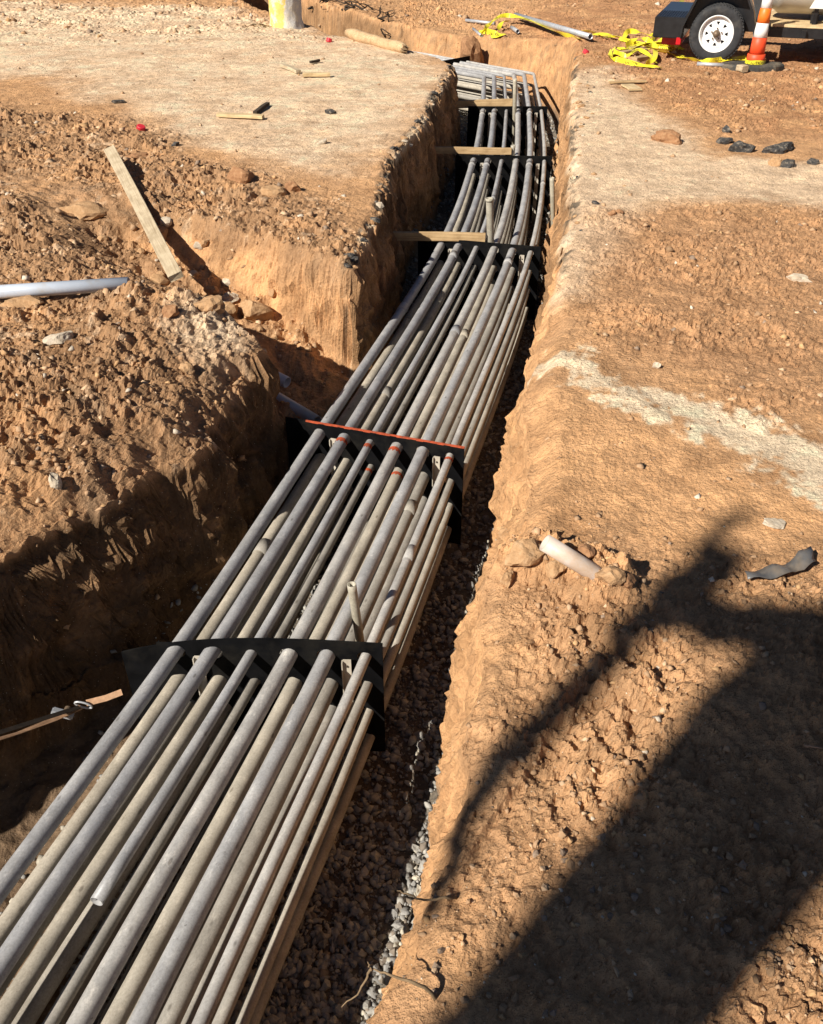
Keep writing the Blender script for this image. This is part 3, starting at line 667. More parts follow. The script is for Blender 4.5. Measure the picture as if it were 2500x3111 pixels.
def pipe_path(c, r):
    rr = random.Random(c * 7 + r * 31); pts = []
    for i, ((x, y), az, spr) in enumerate(ST):
        j = .012 if i < 3 or r > 0 else .005
        p = Vector((x, y, 0)) + rightv(az) * ((c - 2.5) * SPC * spr + rr.uniform(-j, j)); p.z = ROWZ[r] + (rr.uniform(-.014, .006) if i < 3 else rr.uniform(-.003, .003)); pts.append(p)
    body = catmull(pts, 8)
    az = 4 - HALF; b = BEND + rightv(az) * ((c - 2.5) * SPC / math.cos(R(HALF))); b.z = ROWZ[r]
    d0 = dirv(4); d1 = dirv(AZ2); rad = .10
    arc = [b - d0 * rad, b - d0 * rad * .4 + d1 * rad * .08, b + d1 * rad * .4 - d0 * rad * .08, b + d1 * rad]
    tail = [b + d1 * .9, b + d1 * 2.4 + Vector((0, 0, .015)), b + d1 * 4.2]
    return body, arc, tail
for r in range(4):
    for c in range(6):
        body, arc, tail = pipe_path(c, r); rad = COLR[c]; big = rad > .03
        nm = 'conduit_pipe'; mat = 'pipe0' if r == 0 else 'pipe1'
        tone = 'grey' if r == 0 else 'dusty'
        lab = f"{'thick' if big else 'thin'} {tone} plastic conduit, {ORD[c]} from the left in the {ROWN[r]}"
        if r == 0 and c == 2:
            lab = 'thin grey conduit of the top row, third from left, cut off with an open end'
            e = at(325, 2735, -.50); k = next(i for i, p in enumerate(body) if p.y > e.y); t_ = (e.y - body[k - 1].y) / (body[k].y - body[k - 1].y); body = [body[k - 1].lerp(body[k], t_)] + body[k:]
        V = body + arc + tail
        o = tube(nm, V, rad, mat, None, 16, True, .86 if (r == 0 and c == 2) else None)
        tag(o, lab, 'conduit', 'conduits of the duct bank')
        # couplings: belled joints along the run
        rr = random.Random(c * 13 + r * 5)
        for jy in ([13.9, 16.8] if r == 0 else [rr.uniform(3.0, 4.2), rr.uniform(5, 7)] if r == 1 and c in (0, 3) else []):
            pass
# coupling collars where pipes pass the far sheets
def collar(pipe, p, d, rad, mat): return tube('coupling', [p - d * .05, p + d * .05], rad, mat, pipe, 16)
PIPES = [o for o in bpy.data.objects if o.name.startswith('conduit_pipe')]
def pipe_point(c, r, y):
    body, _, _ = pipe_path(c, r)
    for a, b in zip(body[:-1], body[1:]):
        if a.y <= y <= b.y: t = (y - a.y) / (b.y - a.y); return a.lerp(b, t), (b - a).normalized()
for idx, (c, ylist) in enumerate([(0, [6.2, 10.1, 12.55]), (1, [7.3, 12.55, 10.08]), (3, [5.8, 12.55]), (4, [7.15, 10.1, 12.6]), (2, [8.9]), (5, [3.3, 9.4])]):
    for y in ylist:
        p, d = pipe_point(c, 0, y); collar(PIPES[c], p, d, COLR[c] * 1.09, 'pipe0')
for c, y in [(0, 3.55), (1, 5.2), (3, 6.1), (4, 3.9), (0, 6.4)]:
    p, d = pipe_point(c, 1, y); collar(PIPES[6 + c], p, d, COLR[c] * 1.09, 'pipe1')

# ------------------------------------------------------------------ black spacer sheets
def spacer(center, az, mL, mR, top, bot, lab, bow=0.0, painted=False, rows=4):
    root = empty('spacer_sheet', (center[0], center[1], FLOOR), -R(az)); tag(root, lab, 'spacer sheet', 'black spacer sheets along the conduits')
    bm = bmesh.new(); n = 16; y0 = 0
    half = 2.5 * SPC; xs = [-half - mL] + [(-3 + k) * SPC for k in range(7)] + [half + mR]
    xs[0] = min(xs[0], xs[1] - .01); xs[-1] = max(xs[-1], xs[-2] + .004)
    dz = ROWZ[0] - ROWZ[1]; zt = ROWZ[0] + .05; zb = ROWZ[3] - dz / 2
    W_ = xs[-1] - xs[0]
    def topz(x):
        f = (x - xs[0]) / W_; return top + bow * (.35 * math.sin(math.pi * min(1, f * 1.0)) - 1.9 * (1 - f) ** 4)
    def V(x, z): return bm.verts.new((x, y0, z - FLOOR))
    for r in range(4):
        for c in range(6):
            cx = (c - 2.5) * SPC; cz = ROWZ[r]; rad = COLR[c] * 1.16
            ci = []; sq = []
            for j in range(n):
                an = 2 * math.pi * j / n; dx, dzz = math.cos(an), math.sin(an); ci.append(V(cx + rad * dx, cz + rad * dzz))
                k = 1 / max(abs(dx), abs(dzz)); zz = cz + (.05 if (r == 0 and dzz > 0) else dz / 2) * dzz * k; xx = cx + SPC / 2 * dx * k
                sq.append(V(xx, zz))
            for j in range(n): bm.faces.new((ci[j], sq[j], sq[(j + 1) % n], ci[(j + 1) % n]))
    # margins
    for (a, b) in ((xs[0], xs[1]), (xs[-2], xs[-1])):
        for i in range(8):
            a1 = a + (b - a) * i / 8; b1 = a + (b - a) * (i + 1) / 8; bm.faces.new((V(a1, zb), V(b1, zb), V(b1, min(zt, topz(b1))), V(a1, min(zt, topz(a1)))))
        bm.faces.new((V(a, bot), V(b, bot), V(b, zb), V(a, zb)))
    bm.faces.new((V(xs[1], bot), V(xs[-2], bot), V(xs[-2], zb), V(xs[1], zb)))
    k = 24
    for i in range(k):
        a = xs[0] + W_ * i / k; b = xs[0] + W_ * (i + 1) / k
        if topz((a + b) / 2) > zt + .002: bm.faces.new((V(a, zt), V(b, zt), V(b, max(zt + .002, topz(b))), V(a, max(zt + .002, topz(a)))))
    bmesh.ops.remove_doubles(bm, verts=bm.verts[:], dist=.0008)
    bmesh.ops.recalc_face_normals(bm, faces=bm.faces[:])
    ge = bmesh.ops.extrude_face_region(bm, geom=bm.faces[:]); bmesh.ops.translate(bm, verts=[g for g in ge['geom'] if isinstance(g, bmesh.types.BMVert)], vec=(0, .008, 0))
    frombm('sheet', bm, 'black', root)
    for cx in (-2.0 * SPC + .018, 2.0 * SPC + .012):           # pale angle posts standing before the sheet
        bm = bmesh.new(); w = .034
        box(bm, cx - w / 2, cx + w / 2, -.022, -.017, .0, top - FLOOR - .075); box(bm, cx - w / 2 - .005, cx - w / 2 - .0005, -.036, -.017, .0, top - FLOOR - .08)
        p = frombm('post', bm, 'batten', root)
        bm = bmesh.new(); bmesh.ops.create_uvsphere(bm, u_segments=8, v_segments=5, radius=.006, matrix=Matrix.Translation((cx, -.0225, top - FLOOR - .11))); frombm('screw', bm, 'rootd', p)
    if painted:
        bm = bmesh.new(); 
        for i in range(k):
            a = xs[0] + W_ * (.12 + .88 * i / k); b = xs[0] + W_ * (.12 + .88 * (i + 1) / k); za = topz(a) - FLOOR; zb_ = topz(b) - FLOOR; e1 = .006 + .002 * math.sin(i * 2.3); 
            box(bm, a, b + .0004, -.0015 - .0002 * (i % 2), .0095, min(za, zb_) - e1, max(za, zb_) + .0015)
        frombm('painted_edge', bm, 'orange', root)
    return root
spacer(ST[3][0], 2, .235, .045, -.425, -1.10, 'black spacer sheet with bowed top edge, nearest the camera', .045)
spacer(ST[4][0], 18, .21, .05, -.425, -1.10, 'black spacer sheet with an orange painted top edge', 0, True)
spacer(ST[5][0], 14, .20, .05, -.44, -1.10, 'black spacer sheet just in front of the nearest cross board', 0)
spacer(ST[6][0], 3, .20, .05, -.44, -1.10, 'black spacer sheet under the middle one of three cross boards', 0)
spacer(ST[7][0], 0, .20, .05, -.44, -1.10, 'black spacer sheet under the farthest cross board, before the bend', 0)
fc = BEND + dirv(AZ2) * 1.25; spacer((fc.x, fc.y), AZ2, .12, .07, -.41, -1.10, 'black spacer sheet beyond the bend, farthest in the trench', 0)
# orange overspray on the conduits by the painted sheet
for c, r, k in ((1, 0, 1), (2, 0, 1), (3, 0, 1), (3, 1, .6), (5, 0, .4), (2, 1, .5)):
    p, d = pipe_point(c, r, ST[4][0][1] - .035 + (2.5 - c) * SPC * math.sin(R(18)) * 1.0)
    V = []; F_ = []; nn = 18; N = Vector((0, 0, 1)); B = d.cross(N).normalized(); N = B.cross(d)
    for j in range(nn + 1):
        an = R(-95 + 190 * j / nn); e = .022 * k * (1 + .5 * math.sin(j * 1.9 + c)) * (1 - .75 * abs(j / nn - .5) * 2)
        for t in (-.02 - e, -.004): V.append(p + d * t + (N * math.cos(an) + B * math.sin(an)) * (COLR[c] + .0012))
    for j in range(nn): F_.append((2 * j, 2 * j + 1, 2 * j + 3, 2 * j + 2))
    pyd('paint_mark', V, F_, 'orange', PIPES[r * 6 + c], True)

# ------------------------------------------------------------------ stake pipes and cross boards
def stake(pt, pb, y, rad, lab, floor=FLOOR, n=14):
    """pt, pb photo points of its top and of a lower point, y its distance"""
    def aty(px, py, yy):
        u = px - 1250.0; v = 1555.5 - py; r = Vector((u, FPX * math.cos(PITCH) + v * math.sin(PITCH), -FPX * math.sin(PITCH) + v * math.cos(PITCH))); return r * (yy / r.y) + Vector((0, 0, CAMH))
    a = aty(*pt, y); b = aty(*pb, y); d = (b - a).normalized(); L = (a.z - floor + .03) / -d.z
    o = tube('stake_pipe', [a, a + d * .03, a + d * L], rad, 'stake', None, n, True, .82)
    if rad > .03: tube('rim', [a - d * .0015, a + d * .022], rad * 1.13, 'stake', o, n, True, .74)
    return tag(o, lab, 'stake', 'upright stake pipes in the trench')
stake((1068, 1775), (1085, 1890), 2.86, .020, 'hollow pale stake pipe leaning between the conduits just behind the nearest sheet')
stake((1487, 603), (1490, 735), 7.55, .031, 'pale stake pipe with flared rim at the end of the nearest cross board')
stake((1559, 441), (1556, 478), 10.43, .026, 'short stub of stake pipe at the end of the middle cross board')
stake((1565, 240), (1561, 440), 12.62, .027, 'tall stake pipe at the end of the farthest cross board by the bend')
stake((1677, 540), (1684, 830), 8.30, .022, 'lone thin stake pipe standing against the right trench wall')
def ptY(px, py, yy):
    u = px - 1250.0; v = 1555.5 - py; r = Vector((u, FPX * math.cos(PITCH) + v * math.sin(PITCH), -FPX * math.sin(PITCH) + v * math.cos(PITCH))); return r * (yy / r.y) + Vector((0, 0, CAMH))
plank('cross_board', ptY(1172, 716, 7.58), ptY(1474, 721, 7.53), .038, .072, 'wood', 'brown cross board wedged from left trench wall to the nearest stake pipe, nearest of three', 'board', 'cross boards over the conduits', 0, 3)
plank('cross_board', ptY(1295, 456, 10.42), ptY(1553, 459, 10.40), .038, .070, 'wood', 'cross board over the conduits, middle one of three', 'board', 'cross boards over the conduits', 0, 5)
plank('cross_board', ptY(1330, 318, 12.84), ptY(1557, 312, 12.80), .038, .095, 'wood', 'wide cross board over the conduits next to the bend, farthest of three', 'board', 'cross boards over the conduits', 0, 8)

# ------------------------------------------------------------------ things on the left bank
A = ground_at(345, 512); B = ground_at(530, 835)
A.z += .03; B = at(535, 840, B.z + .05)
for _ in range(30):
    if all(A.lerp(B, k / 10).z > gz(*A.lerp(B, k / 10)[:2]) + .015 for k in range(11)): break
    A.z += .01; B = at(535, 840, B.z + .01)
plank('long_board', A, B, .10, .045, 'woodgrey', 'long weathered board lying down the slope into the side ditch', 'board', None, R(18), 11)
A = ground_at(-260, 905); B = ground_at(392, 862); z_ = max(A.z, B.z) + .085; A = at(-260, 903, z_ - .03); B = at(392, 862, z_ + .03)
o = tube('drain_pipe', [A, A.lerp(B, .5), B], .040, 'pvc', None, 20, True, .9); tag(o, 'pale grey plastic pipe lying on the left dirt bank at the frame edge', 'pipe')
for (p0, p1, z0, z1, rad, lab) in (((730, 1090), (872, 1162), -.48, -.54, .038, 'short grey pipe end poking out of the side ditch, upper of two'), ((820, 1195), (962, 1280), -.74, -.80, .040, 'dark grey pipe end poking out of the side ditch, lower of two beside the sheet')):
    a = at(*p0, z0); b = at(*p1, z1); d = (b - a).normalized(); o = tube('drain_pipe', [a - d * .5, a, b], rad, 'pvc', None, 18, True, .84); tag(o, lab, 'pipe')
# small lumber
def lying(px1, px2, w, t, mat, lab, cat='board', seed=1, lift=.0, group=None):
    a = ground_at(*px1); b = ground_at(*px2); a.z += t / 2 + lift + .012; b.z += t / 2 + lift + .012; return plank('wood_offcut' if cat == 'offcut' else 'board', a, b, w, t, mat, lab, cat, group, 0, seed)
lying((662, 356), (800, 364), .085, .032, 'wood2', 'fresh yellow lumber offcut lying on pale ground beside a dark stick', 'offcut', 2)
lying((775, 350), (814, 322), .045, .03, 'rootd', 'dark charred stick beside the yellow offcut', 'stick', 3)
lying((858, 206), (908, 226), .07, .04, 'woodgrey', 'grey lumber offcut, left one of the pair near the post', 'offcut', 4)
lying((920, 236), (1003, 234), .075, .042, 'wood2', 'pale lumber offcut, right one of the pair near the post', 'offcut', 5)
lying((943, 196), (970, 190), .035, .03, 'rootd', 'small dark stick behind the pair of offcuts', 'stick', 6)
lying((1905, 262), (1930, 278), .16, .018, 'wood2', 'square piece of thin board on the right bank', 'offcut', 9)
lying((1850, 256), (1962, 252), .06, .02, 'wood', 'narrow strip of board behind the square piece on right bank', 'offcut', 10)
a = at(1055, 101, .07); b = at(1232, 149, .06)
rr = random.Random(5); pts = [a.lerp(b, i / 12) + Vector((rr.uniform(-.008, .008), rr.uniform(-.008, .008), rr.uniform(-.008, .008))) for i in range(13)]
o = tube('log', pts, [.055, .075] + [.08 + rr.uniform(-.006, .006) for _ in range(9)] + [.074, .05], 'log', None, 14); tag(o, 'peeled log lying at the edge of the far trench', 'log')
bm = bmesh.new()
for i in range(14):
    an = rr.uniform(0, 6.28); d = (b - a).normalized(); sidev = d.cross(Vector((0, 0, 1))).normalized(); p = b - d * .02 + (sidev * math.cos(an) + Vector((0, 0, 1)) * math.sin(an)) * rr.uniform(.01, .055)
    bmesh.ops.create_cone(bm, cap_ends=True, segments=5, radius1=.014, radius2=.002, depth=.09, matrix=Matrix.Translation(p + d * .03) @ d.to_track_quat('Z', 'Y').to_matrix().to_4x4())
frombm('splinters', bm, 'root', o)
# red caps
for (px, s, lab) in (((427, 398), .042, 'red plastic pipe cap on pale ground, nearest on the left bank'), ((1006, 97), .05, 'red cap in the shadow of the painted post'), ((998, 128), .042, 'red cap on the ground in front of the log, before the post'), ((1777, 163), .04, 'red cap on the right bank by the tape')):
    p = ground_at(*px); e = empty('red_cap', p, random.uniform(0, 3)); tag(e, lab, 'cap')
    bm = bmesh.new(); lathe(bm, [(0, 0), (s * .95, 0), (s, s * .1), (s, s * 1.2), (s * .9, s * 1.32), (0, s * 1.34)], 20); frombm('shell', bm, 'cap', e, False).rotation_euler = (.35, .2, 0)
    bm = bmesh.new()
    for k in range(10):
        an = k * .628; box(bm, s * math.cos(an) - .002, s * math.cos(an) + .002, s * math.sin(an) - .002, s * math.sin(an) + .002, s * .1, s * 1.15)
    frombm('ribs', bm, 'cap', e).rotation_euler = (.35, .2, 0)
# painted post
p = ground_at(866, 86); e = empty('painted_post', (p.x, p.y + .25, p.z - .02)); tag(e, 'thick post with peeling yellow and white paint on the far left bank', 'post')
bm = bmesh.new(); lathe(bm, [(.31, -.05), (.295, .02), (.275, .12), (.268, .35), (.262, .50), (.24, .54), (.0, .56)], 36); bmesh.ops.subdivide_edges(bm, edges=bm.edges[:], cuts=2, use_grid_fill=True)
from mathutils import noise as mnoise
for v in bm.verts:
    k = 1 + .10 * mnoise.noise(v.co * 3) + .05 * mnoise.noise(v.co * 9) ; v.co.x *= k; v.co.y *= k
frombm('trunk', bm, 'post', e, True)
# orange ratchet strap at the left of the nearest sheet
L0 = ptY(380, 2100, 2.65)
# -> tied to the sheet, running to the left
tw = ptY(245, 2148, 2.57); fe = ptY(-60, 2262, 2.20)
e = empty('ratchet_strap', L0); tag(e, 'dirty orange tie-down strap with metal hook pulling the nearest sheet to the left', 'strap')
def ribbon(name, pts, w, mat, parent=None, upv=(0, 0, 1), rolls=None, thick=.0012):
    V = []; F_ = []; P = [Vector(p) for p in pts]
    for i, p in enumerate(P):
        d = (P[min(i + 1, len(P) - 1)] - P[max(i - 1, 0)]).normalized(); s = d.cross(Vector(upv)).normalized()
        if rolls: s = Quaternion(d, rolls[i]) @ s
        n_ = s.cross(d).normalized() * thick
        V += [p - s * w / 2 + n_, p + s * w / 2 + n_, p + s * w / 2 - n_, p - s * w / 2 - n_]
    for i in range(len(P) - 1):
        a = 4 * i; b = a + 4
        for j in range(4): F_.append((a + j, a + (j + 1) % 4, b + (j + 1) % 4, b + j))
    F_.append((0, 3, 2, 1)); a = 4 * (len(P) - 1); F_.append((a, a + 1, a + 2, a + 3))
    return pyd(name, V, F_, mat, parent)
iv = Matrix.Translation(-L0)
lp = lambda p: iv @ p
m1 = ptY(262, 2136, 2.59)
ribbon('webbing', [lp(L0 + Vector((-.015, 0, -.005))), lp(L0.lerp(m1, .5) + Vector((0, 0, -.006))), lp(m1)], .028, 'strap', e, (0, -.6, 1))
ribbon('webbing', [lp(tw), lp(tw.lerp(fe, .3) + Vector((0, 0, -.012))), lp(tw.lerp(fe, .65) + Vector((0, 0, -.014))), lp(fe)], .026, 'strap', e, (0, -.6, 1), [0, .3, .7, .5])
ribbon('webbing', [lp(tw + Vector((0, -.01, .012))), lp(tw.lerp(fe, .4) + Vector((0, -.01, .022))), lp(fe + Vector((0, 0, .03)))], .022, 'rootd', e, (0, -.3, 1))
ring = [lp(m1.lerp(tw, .5) + Vector((.034 * math.cos(a_), 0, .016 * math.sin(a_) - .012 * math.cos(a_)))) for a_ in [k * .45 for k in range(15)]]
tube('hook', ring, .0045, 'steel', e, 8)
rk = lp(ptY(190, 2168, 2.52)); bm = bmesh.new(); box(bm, -.045, .045, -.016, .016, -.012, .014); bmesh.ops.bevel(bm, geom=bm.edges[:], offset=.005, segments=2, affect='EDGES'); o = frombm('ratchet', bm, 'steel', e); o.location = rk; o.rotation_euler = (0, .4, 0)
bm = bmesh.new(); lathe(bm, [(0, -.02), (.014, -.02), (.014, .02), (0, .02)], 14, Matrix.Rotation(R(90), 4, 'X')); o = frombm('spindle', bm, 'hub', e); o.location = rk + Vector((.02, 0, .012))

# ------------------------------------------------------------------ things on the right bank
# white pipe sticking out of the spoil
a = at(1655, 1648, .21); b = at(1845, 1765, .07); d = (b - a).normalized()
o = tube('broken_pipe', [a, a.lerp(b, .5), b + d * .1], .032, 'pvcw', None, 20, True, .88); tag(o, 'dirty white plastic pipe stub half buried in the spoil on the right bank', 'pipe')
for i, (px, s, mt, lab) in enumerate([((1590, 1690), (.075, .06, .055), 'clay', 'large tan clay lump at the trench lip before the white pipe stub'), ((1780, 1690), (.05, .035, .04), 'rust', 'reddish clay lump leaning on the white pipe stub'), ((1855, 1755), (.055, .045, .04), 'clay', 'clay lump against the buried end of the white pipe stub'),
                                   ((1905, 1770), (.035, .03, .03), 'rust', 'small dark clay lump just right of the white pipe stub'), ((1690, 1735), (.05, .04, .035), 'clay', 'clay lump below the white pipe stub, middle of the spoil heap'), ((1540, 1765), (.035, .03, .03), 'clay', 'tan clay lump hanging on the trench lip below the spoil'),
                                   ((1550, 1640), (.06, .05, .05), 'clay', 'crumbly pale lump at the top of the trench lip spoil')]):
    rock_at('clay_lump', ground_at(*px), s, mt, lab, 'lump', 'clay lumps round the white pipe stub', seed=20 + i, sub=3)
# asphalt and rocks
for i, (px, s, mt, lab) in enumerate([((2248, 458), (.14, .09, .065), 'asphalt', 'black asphalt chunk on the right bank, middle of three'), ((2362, 460), (.19, .10, .07), 'asphalt', 'largest black asphalt chunk with pale top on the right bank'), ((2200, 434), (.09, .06, .045), 'asphalt', 'small black asphalt chunk, leftmost of three on the right bank'),
                                   ((2206, 402), (.05, .05, .05), 'asphalt', 'small dark asphalt crumb behind the three chunks'), ((2390, 505), (.07, .06, .06), 'asphalt', 'dark asphalt crumb in front of the largest chunk'), ((2030, 430), (.16, .09, .08), 'rust', 'red-brown clay block on the pale right bank'),
                                   ((2352, 502), (.06, .05, .06), 'clay', 'orange clay lump beside the dark crumb in front of the chunks'), ((2470, 497), (.06, .05, .04), 'asphalt', 'asphalt crumb near the right frame edge'),
                                   ((2425, 852), (.085, .035, .035), 'lime', 'flat grey stone on brown soil near the right frame edge'), ((1995, 1115), (.03, .025, .025), 'lime', 'white pebble alone on the brown right bank'),
                                   ((1860, 655), (.04, .035, .035), 'rust', 'pair of red clay lumps on pale bank, left one'), ((1880, 650), (.035, .035, .03), 'rust', 'pair of red clay lumps on pale bank, right one'), ((2350, 1590), (.045, .05, .012), 'lime', 'smear of white lime on the orange slope')]):
    rock_at('rock', ground_at(*px), s, mt, lab, 'rock', None, seed=40 + i, rz=random.uniform(-.5, .5), sub=3)
for i, (px, s, mt, lab) in enumerate([((182, 1035), (.085, .06, .035), 'lime', 'flat white stone on the near left dirt heap'), ((775, 955), (.13, .11, .12), 'clay', 'big tan boulder in the side ditch against the cut face'), ((735, 548), (.13, .10, .10), 'rust', 'brown clay block at the edge of pale ground above the ditch'), ((835, 590), (.12, .10, .07), 'clay', 'clay lump on the top of the cut wedge'),
                                   ((890, 580), (.07, .06, .06), 'rust', 'small reddish lump right of the clay lump on the wedge'), ((260, 655), (.19, .13, .08), 'clay', 'large brown slab of clay on the left bank beside the long board'), ((170, 1480), (.04, .03, .055), 'lime', 'pale stone stuck in the front face of the left heap'),
                                   ((70, 930), (.14, .08, .06), 'clay', 'clay slab in front of the grey pipe at the left frame edge'), ((630, 940), (.10, .08, .06), 'clay', 'grey brown boulder at the shaded floor of the side ditch'), ((700, 915), (.06, .05, .05), 'lime', 'pale stone on the ditch floor left of the big boulder'),
                                   ((1005, 345), (.07, .05, .035), 'asphalt', 'black asphalt lump alone on the pale left bank'), ((980, 435), (.07, .04, .03), 'lime', 'whitish stones at the pale left bank near the lip'), ((365, 313), (.09, .05, .03), 'asphalt', 'dark flat lump on pale ground, far left'), ((535, 443), (.05, .03, .03), 'asphalt', 'small black lump on pale ground above the clay block'),
                                   ((420, 480), (.12, .07, .04), 'rust', 'clay slab above the top end of the long board'), ((515, 960), (.06, .05, .05), 'rust', 'reddish clay lump on the top of the left heap'), ((570, 1130), (.045, .04, .04), 'clay', 'tan clay lump near the tramped corner of the heap')]):
    rock_at('rock', ground_at(*px), s, mt, lab, 'rock', None, seed=60 + i, rz=random.uniform(-.5, .5), sub=3)
rock_at('earth_block', (.98, 16.75, -.62), (.24, .22, .36), 'rust', 'dark brown block of earth standing behind the far conduits under the tape', 'earth block', None, seed=90, rz=.3, sink=.3, sub=3)
rr = random.Random(31); rub = [rock_mesh('rubble', 300 + k, 2, .5, 'clay' if k < 4 else 'lime') for k in range(6)]
for k in range(60):
    s_ = rr.uniform(.0, 2.3); c_ = rr.uniform(-.15, .46); x = DO[0] + s_ * DU[0] + c_ * DU[1]; y = DO[1] + s_ * DU[1] - c_ * DU[0]; a = .015 + .055 * rr.random() ** 2
    q = bpy.data.objects.new('rubble', rr.choice(rub)); COL.objects.link(q); q.parent = ground; q.location = (x, y, gz(x, y) + a * .25); q.scale = (a * 1.2, a, a * .8); q.rotation_euler = (rr.uniform(-.4, .4), rr.uniform(-.4, .4), rr.uniform(0, 6.28))
# crust chunks along the broken lip
rr = random.Random(9); prs = [rock_mesh('crust_chunk', 200 + k, 1, .6, ('asphalt', 'clay', 'clay', 'lime', 'asphalt', 'clay')[k]) for k in range(6)]
LE = [Vector((x, y, 0)) for x, y in LEFT if 5.7 < y < 13.4][::-1]; RE = [Vector((x, y, 0)) for x, y in RIGHT if 5.6 < y < 12.5]
for path, nn in ((LE, 90), (RE, 30)):
    for k in range(nn):
        t = rr.random() * (len(path) - 1); i = int(t); p = path[i].lerp(path[i + 1], t - i); off = rr.uniform(-.02, .05) if path is LE else rr.uniform(.05, .28)
        x = p.x + (-off if path is LE else off); z = gz(x, p.y); s = .012 + .03 * rr.random() ** 2
        q = bpy.data.objects.new('crust_chunk', rr.choice(prs)); COL.objects.link(q); q.parent = ground; q.location = (x, p.y, z + s * .1); q.scale = (s * 1.4, s * 1.3, s * .6); q.rotation_euler = (rr.uniform(-.3, .3), rr.uniform(-.3, .3), rr.uniform(0, 6.28))
# dark plastic scrap on the right
a = ground_at(2262, 1765); b = ground_at(2380, 1745); c_ = ground_at(2462, 1708); 
V = []; F_ = []; NN = 14
for i in range(NN + 1):
    t = i / NN; p = (a.lerp(b, t * 2) if t < .5 else b.lerp(c_, t * 2 - 1)); w = .022 + .012 * math.sin(t * 3.1) + (.015 if t > .75 else 0)
    for j in range(4): V.append(p + Vector((0, (j - 1.5) * w * .6, .022 + .010 * math.sin(i * 1.1 + j * .8) + (.035 * max(0, t - .65) / .35) * (1 if j > 1 else .2))))
for i in range(NN):
    for j in range(3): F_.append((i * 4 + j, i * 4 + j + 1, i * 4 + j + 5, i * 4 + j + 4))
o = pyd('plastic_scrap', V, F_, 'scrap', None, True); md = o.modifiers.new('thickness', 'SOLIDIFY'); md.thickness = .003; tag(o, 'torn dark plastic strip lying on the orange slope at right', 'scrap')
# roots
def root_thing(lab, strands, mat='root', name='dry_root'):
    e = empty(name, strands[0][0][0] if isinstance(strands[0][0], list) else strands[0][0]); base = Vector(e.location); tag(e, lab, 'root')
    for pts, r0 in strands:
        P = [Vector(p) - base for p in pts]; P = catmull(P, 5); k = len(P)
        P = [p + Vector((random.uniform(-.002, .002), random.uniform(-.002, .002), random.uniform(-.002, .002))) for p in P]
        tube('strand', P, [r0 * (1 - .75 * i / k) for i in range(k)], mat, e, 6)
    return e
g1 = ground_at(1335, 3035)
root_thing('forked dry root hanging over the gravel at the bottom of the trench lip', [([g1 + Vector((0, 0, -.02)), at(1290, 3000, .05), at(1200, 2965, .07), at(1130, 2945, .06)], .006), ([at(1130, 2945, .06), at(1115, 2965, .05), at(1085, 3020, .02), at(1035, 3060, -.02)], .004), ([at(1128, 2946, .06), at(1122, 2930, .075), at(1118, 2922, .08)], .003)])
g2 = ground_at(1400, 2715)
root_thing('thin dry root across the trench lip above the forked one', [([g2 + Vector((0, 0, -.02)), at(1350, 2728, .03), at(1290, 2735, .02), at(1235, 2715, .01), at(1205, 2705, 0)], .0045)])
root_thing('straw-coloured twig on shaded soil at the right frame edge', [([ground_at(2440, 2272) + Vector((0, 0, .012)), ground_at(2480, 2280) + Vector((0, 0, .012)), ground_at(2540, 2288) + Vector((0, 0, .01))], .004)], 'strap', 'twig')
# far roots and brush by the log
st = []
rr = random.Random(3)
for k in range(34):
    p0 = ground_at(rr.uniform(945, 1140), rr.uniform(22, 66)); pts = [p0 + Vector((0, 0, -.02))]
    for j in range(4): pts.append(pts[-1] + Vector((rr.uniform(-.16, .2), rr.uniform(-.1, .05), rr.uniform(-.05, .10))))
    st.append((pts, rr.uniform(.012, .030)))
root_thing('tangle of dark torn roots on the far trench bank behind the log', st, 'rootd', 'root_tangle')
st = []
for k in range(14):
    p0 = ground_at(rr.uniform(1145, 1190), rr.uniform(40, 75)); st.append(([p0, p0 + Vector((rr.uniform(-.2, .2), -.05, rr.uniform(.02, .16))), p0 + Vector((rr.uniform(-.3, .35), -.1, rr.uniform(0, .22)))], rr.uniform(.006, .018)))
root_thing('bare brush with thin twigs at the right of the root tangle', st, 'rootd', 'brush')
st = [([ground_at(rr.uniform(790, 830), rr.uniform(78, 95)) + Vector((0, 0, .01)), ground_at(rr.uniform(765, 790), 85) + Vector((0, 0, .06)), ground_at(rr.uniform(740, 765), rr.uniform(85, 98)) + Vector((0, 0, .03))], .006) for _ in range(5)]
root_thing('few thin dry twigs at the left foot of the painted post', st, 'root', 'twig')
# string
pts = [at(1574, 1385, -.30), at(1568, 1430, -.42), at(1556, 1470, -.55), at(1546, 1500, -.7)]
o = tube('string', catmull(pts, 6), .0022, 'string', None, 6); tag(o, 'white string hanging down the shaded right trench wall', 'string')
# loose tubes on the far right bank
for (p1, p2, rad, l1, l2, lab) in (((1415, 70), (1503, 80), .028, .03, .03, 'short galvanised tube at the far end, left of the long one'), ((1437, 94), (1462, 112), .022, .02, .03, 'stub of tube poking out under the left end of the yellow tape'), ((1553, 92), (1572, 108), .032, .02, .05, 'short tube stub under the tape beside the long tube'),
                               ((1565, 64), (1792, 130), .040, .10, .07, 'long galvanised tube lying across the yellow tape'), ((2116, 203), (2197, 208), .024, .02, .02, 'short white tube lying in front of the trailer wheel')):
    a = ground_at(*p1); b = ground_at(*p2); a.z += rad + l1 * .6; b.z += rad + l2 * .6; o = tube('loose_tube', [a, b], rad, 'steel', None, 16, True, .85); tag(o, lab, 'tube')

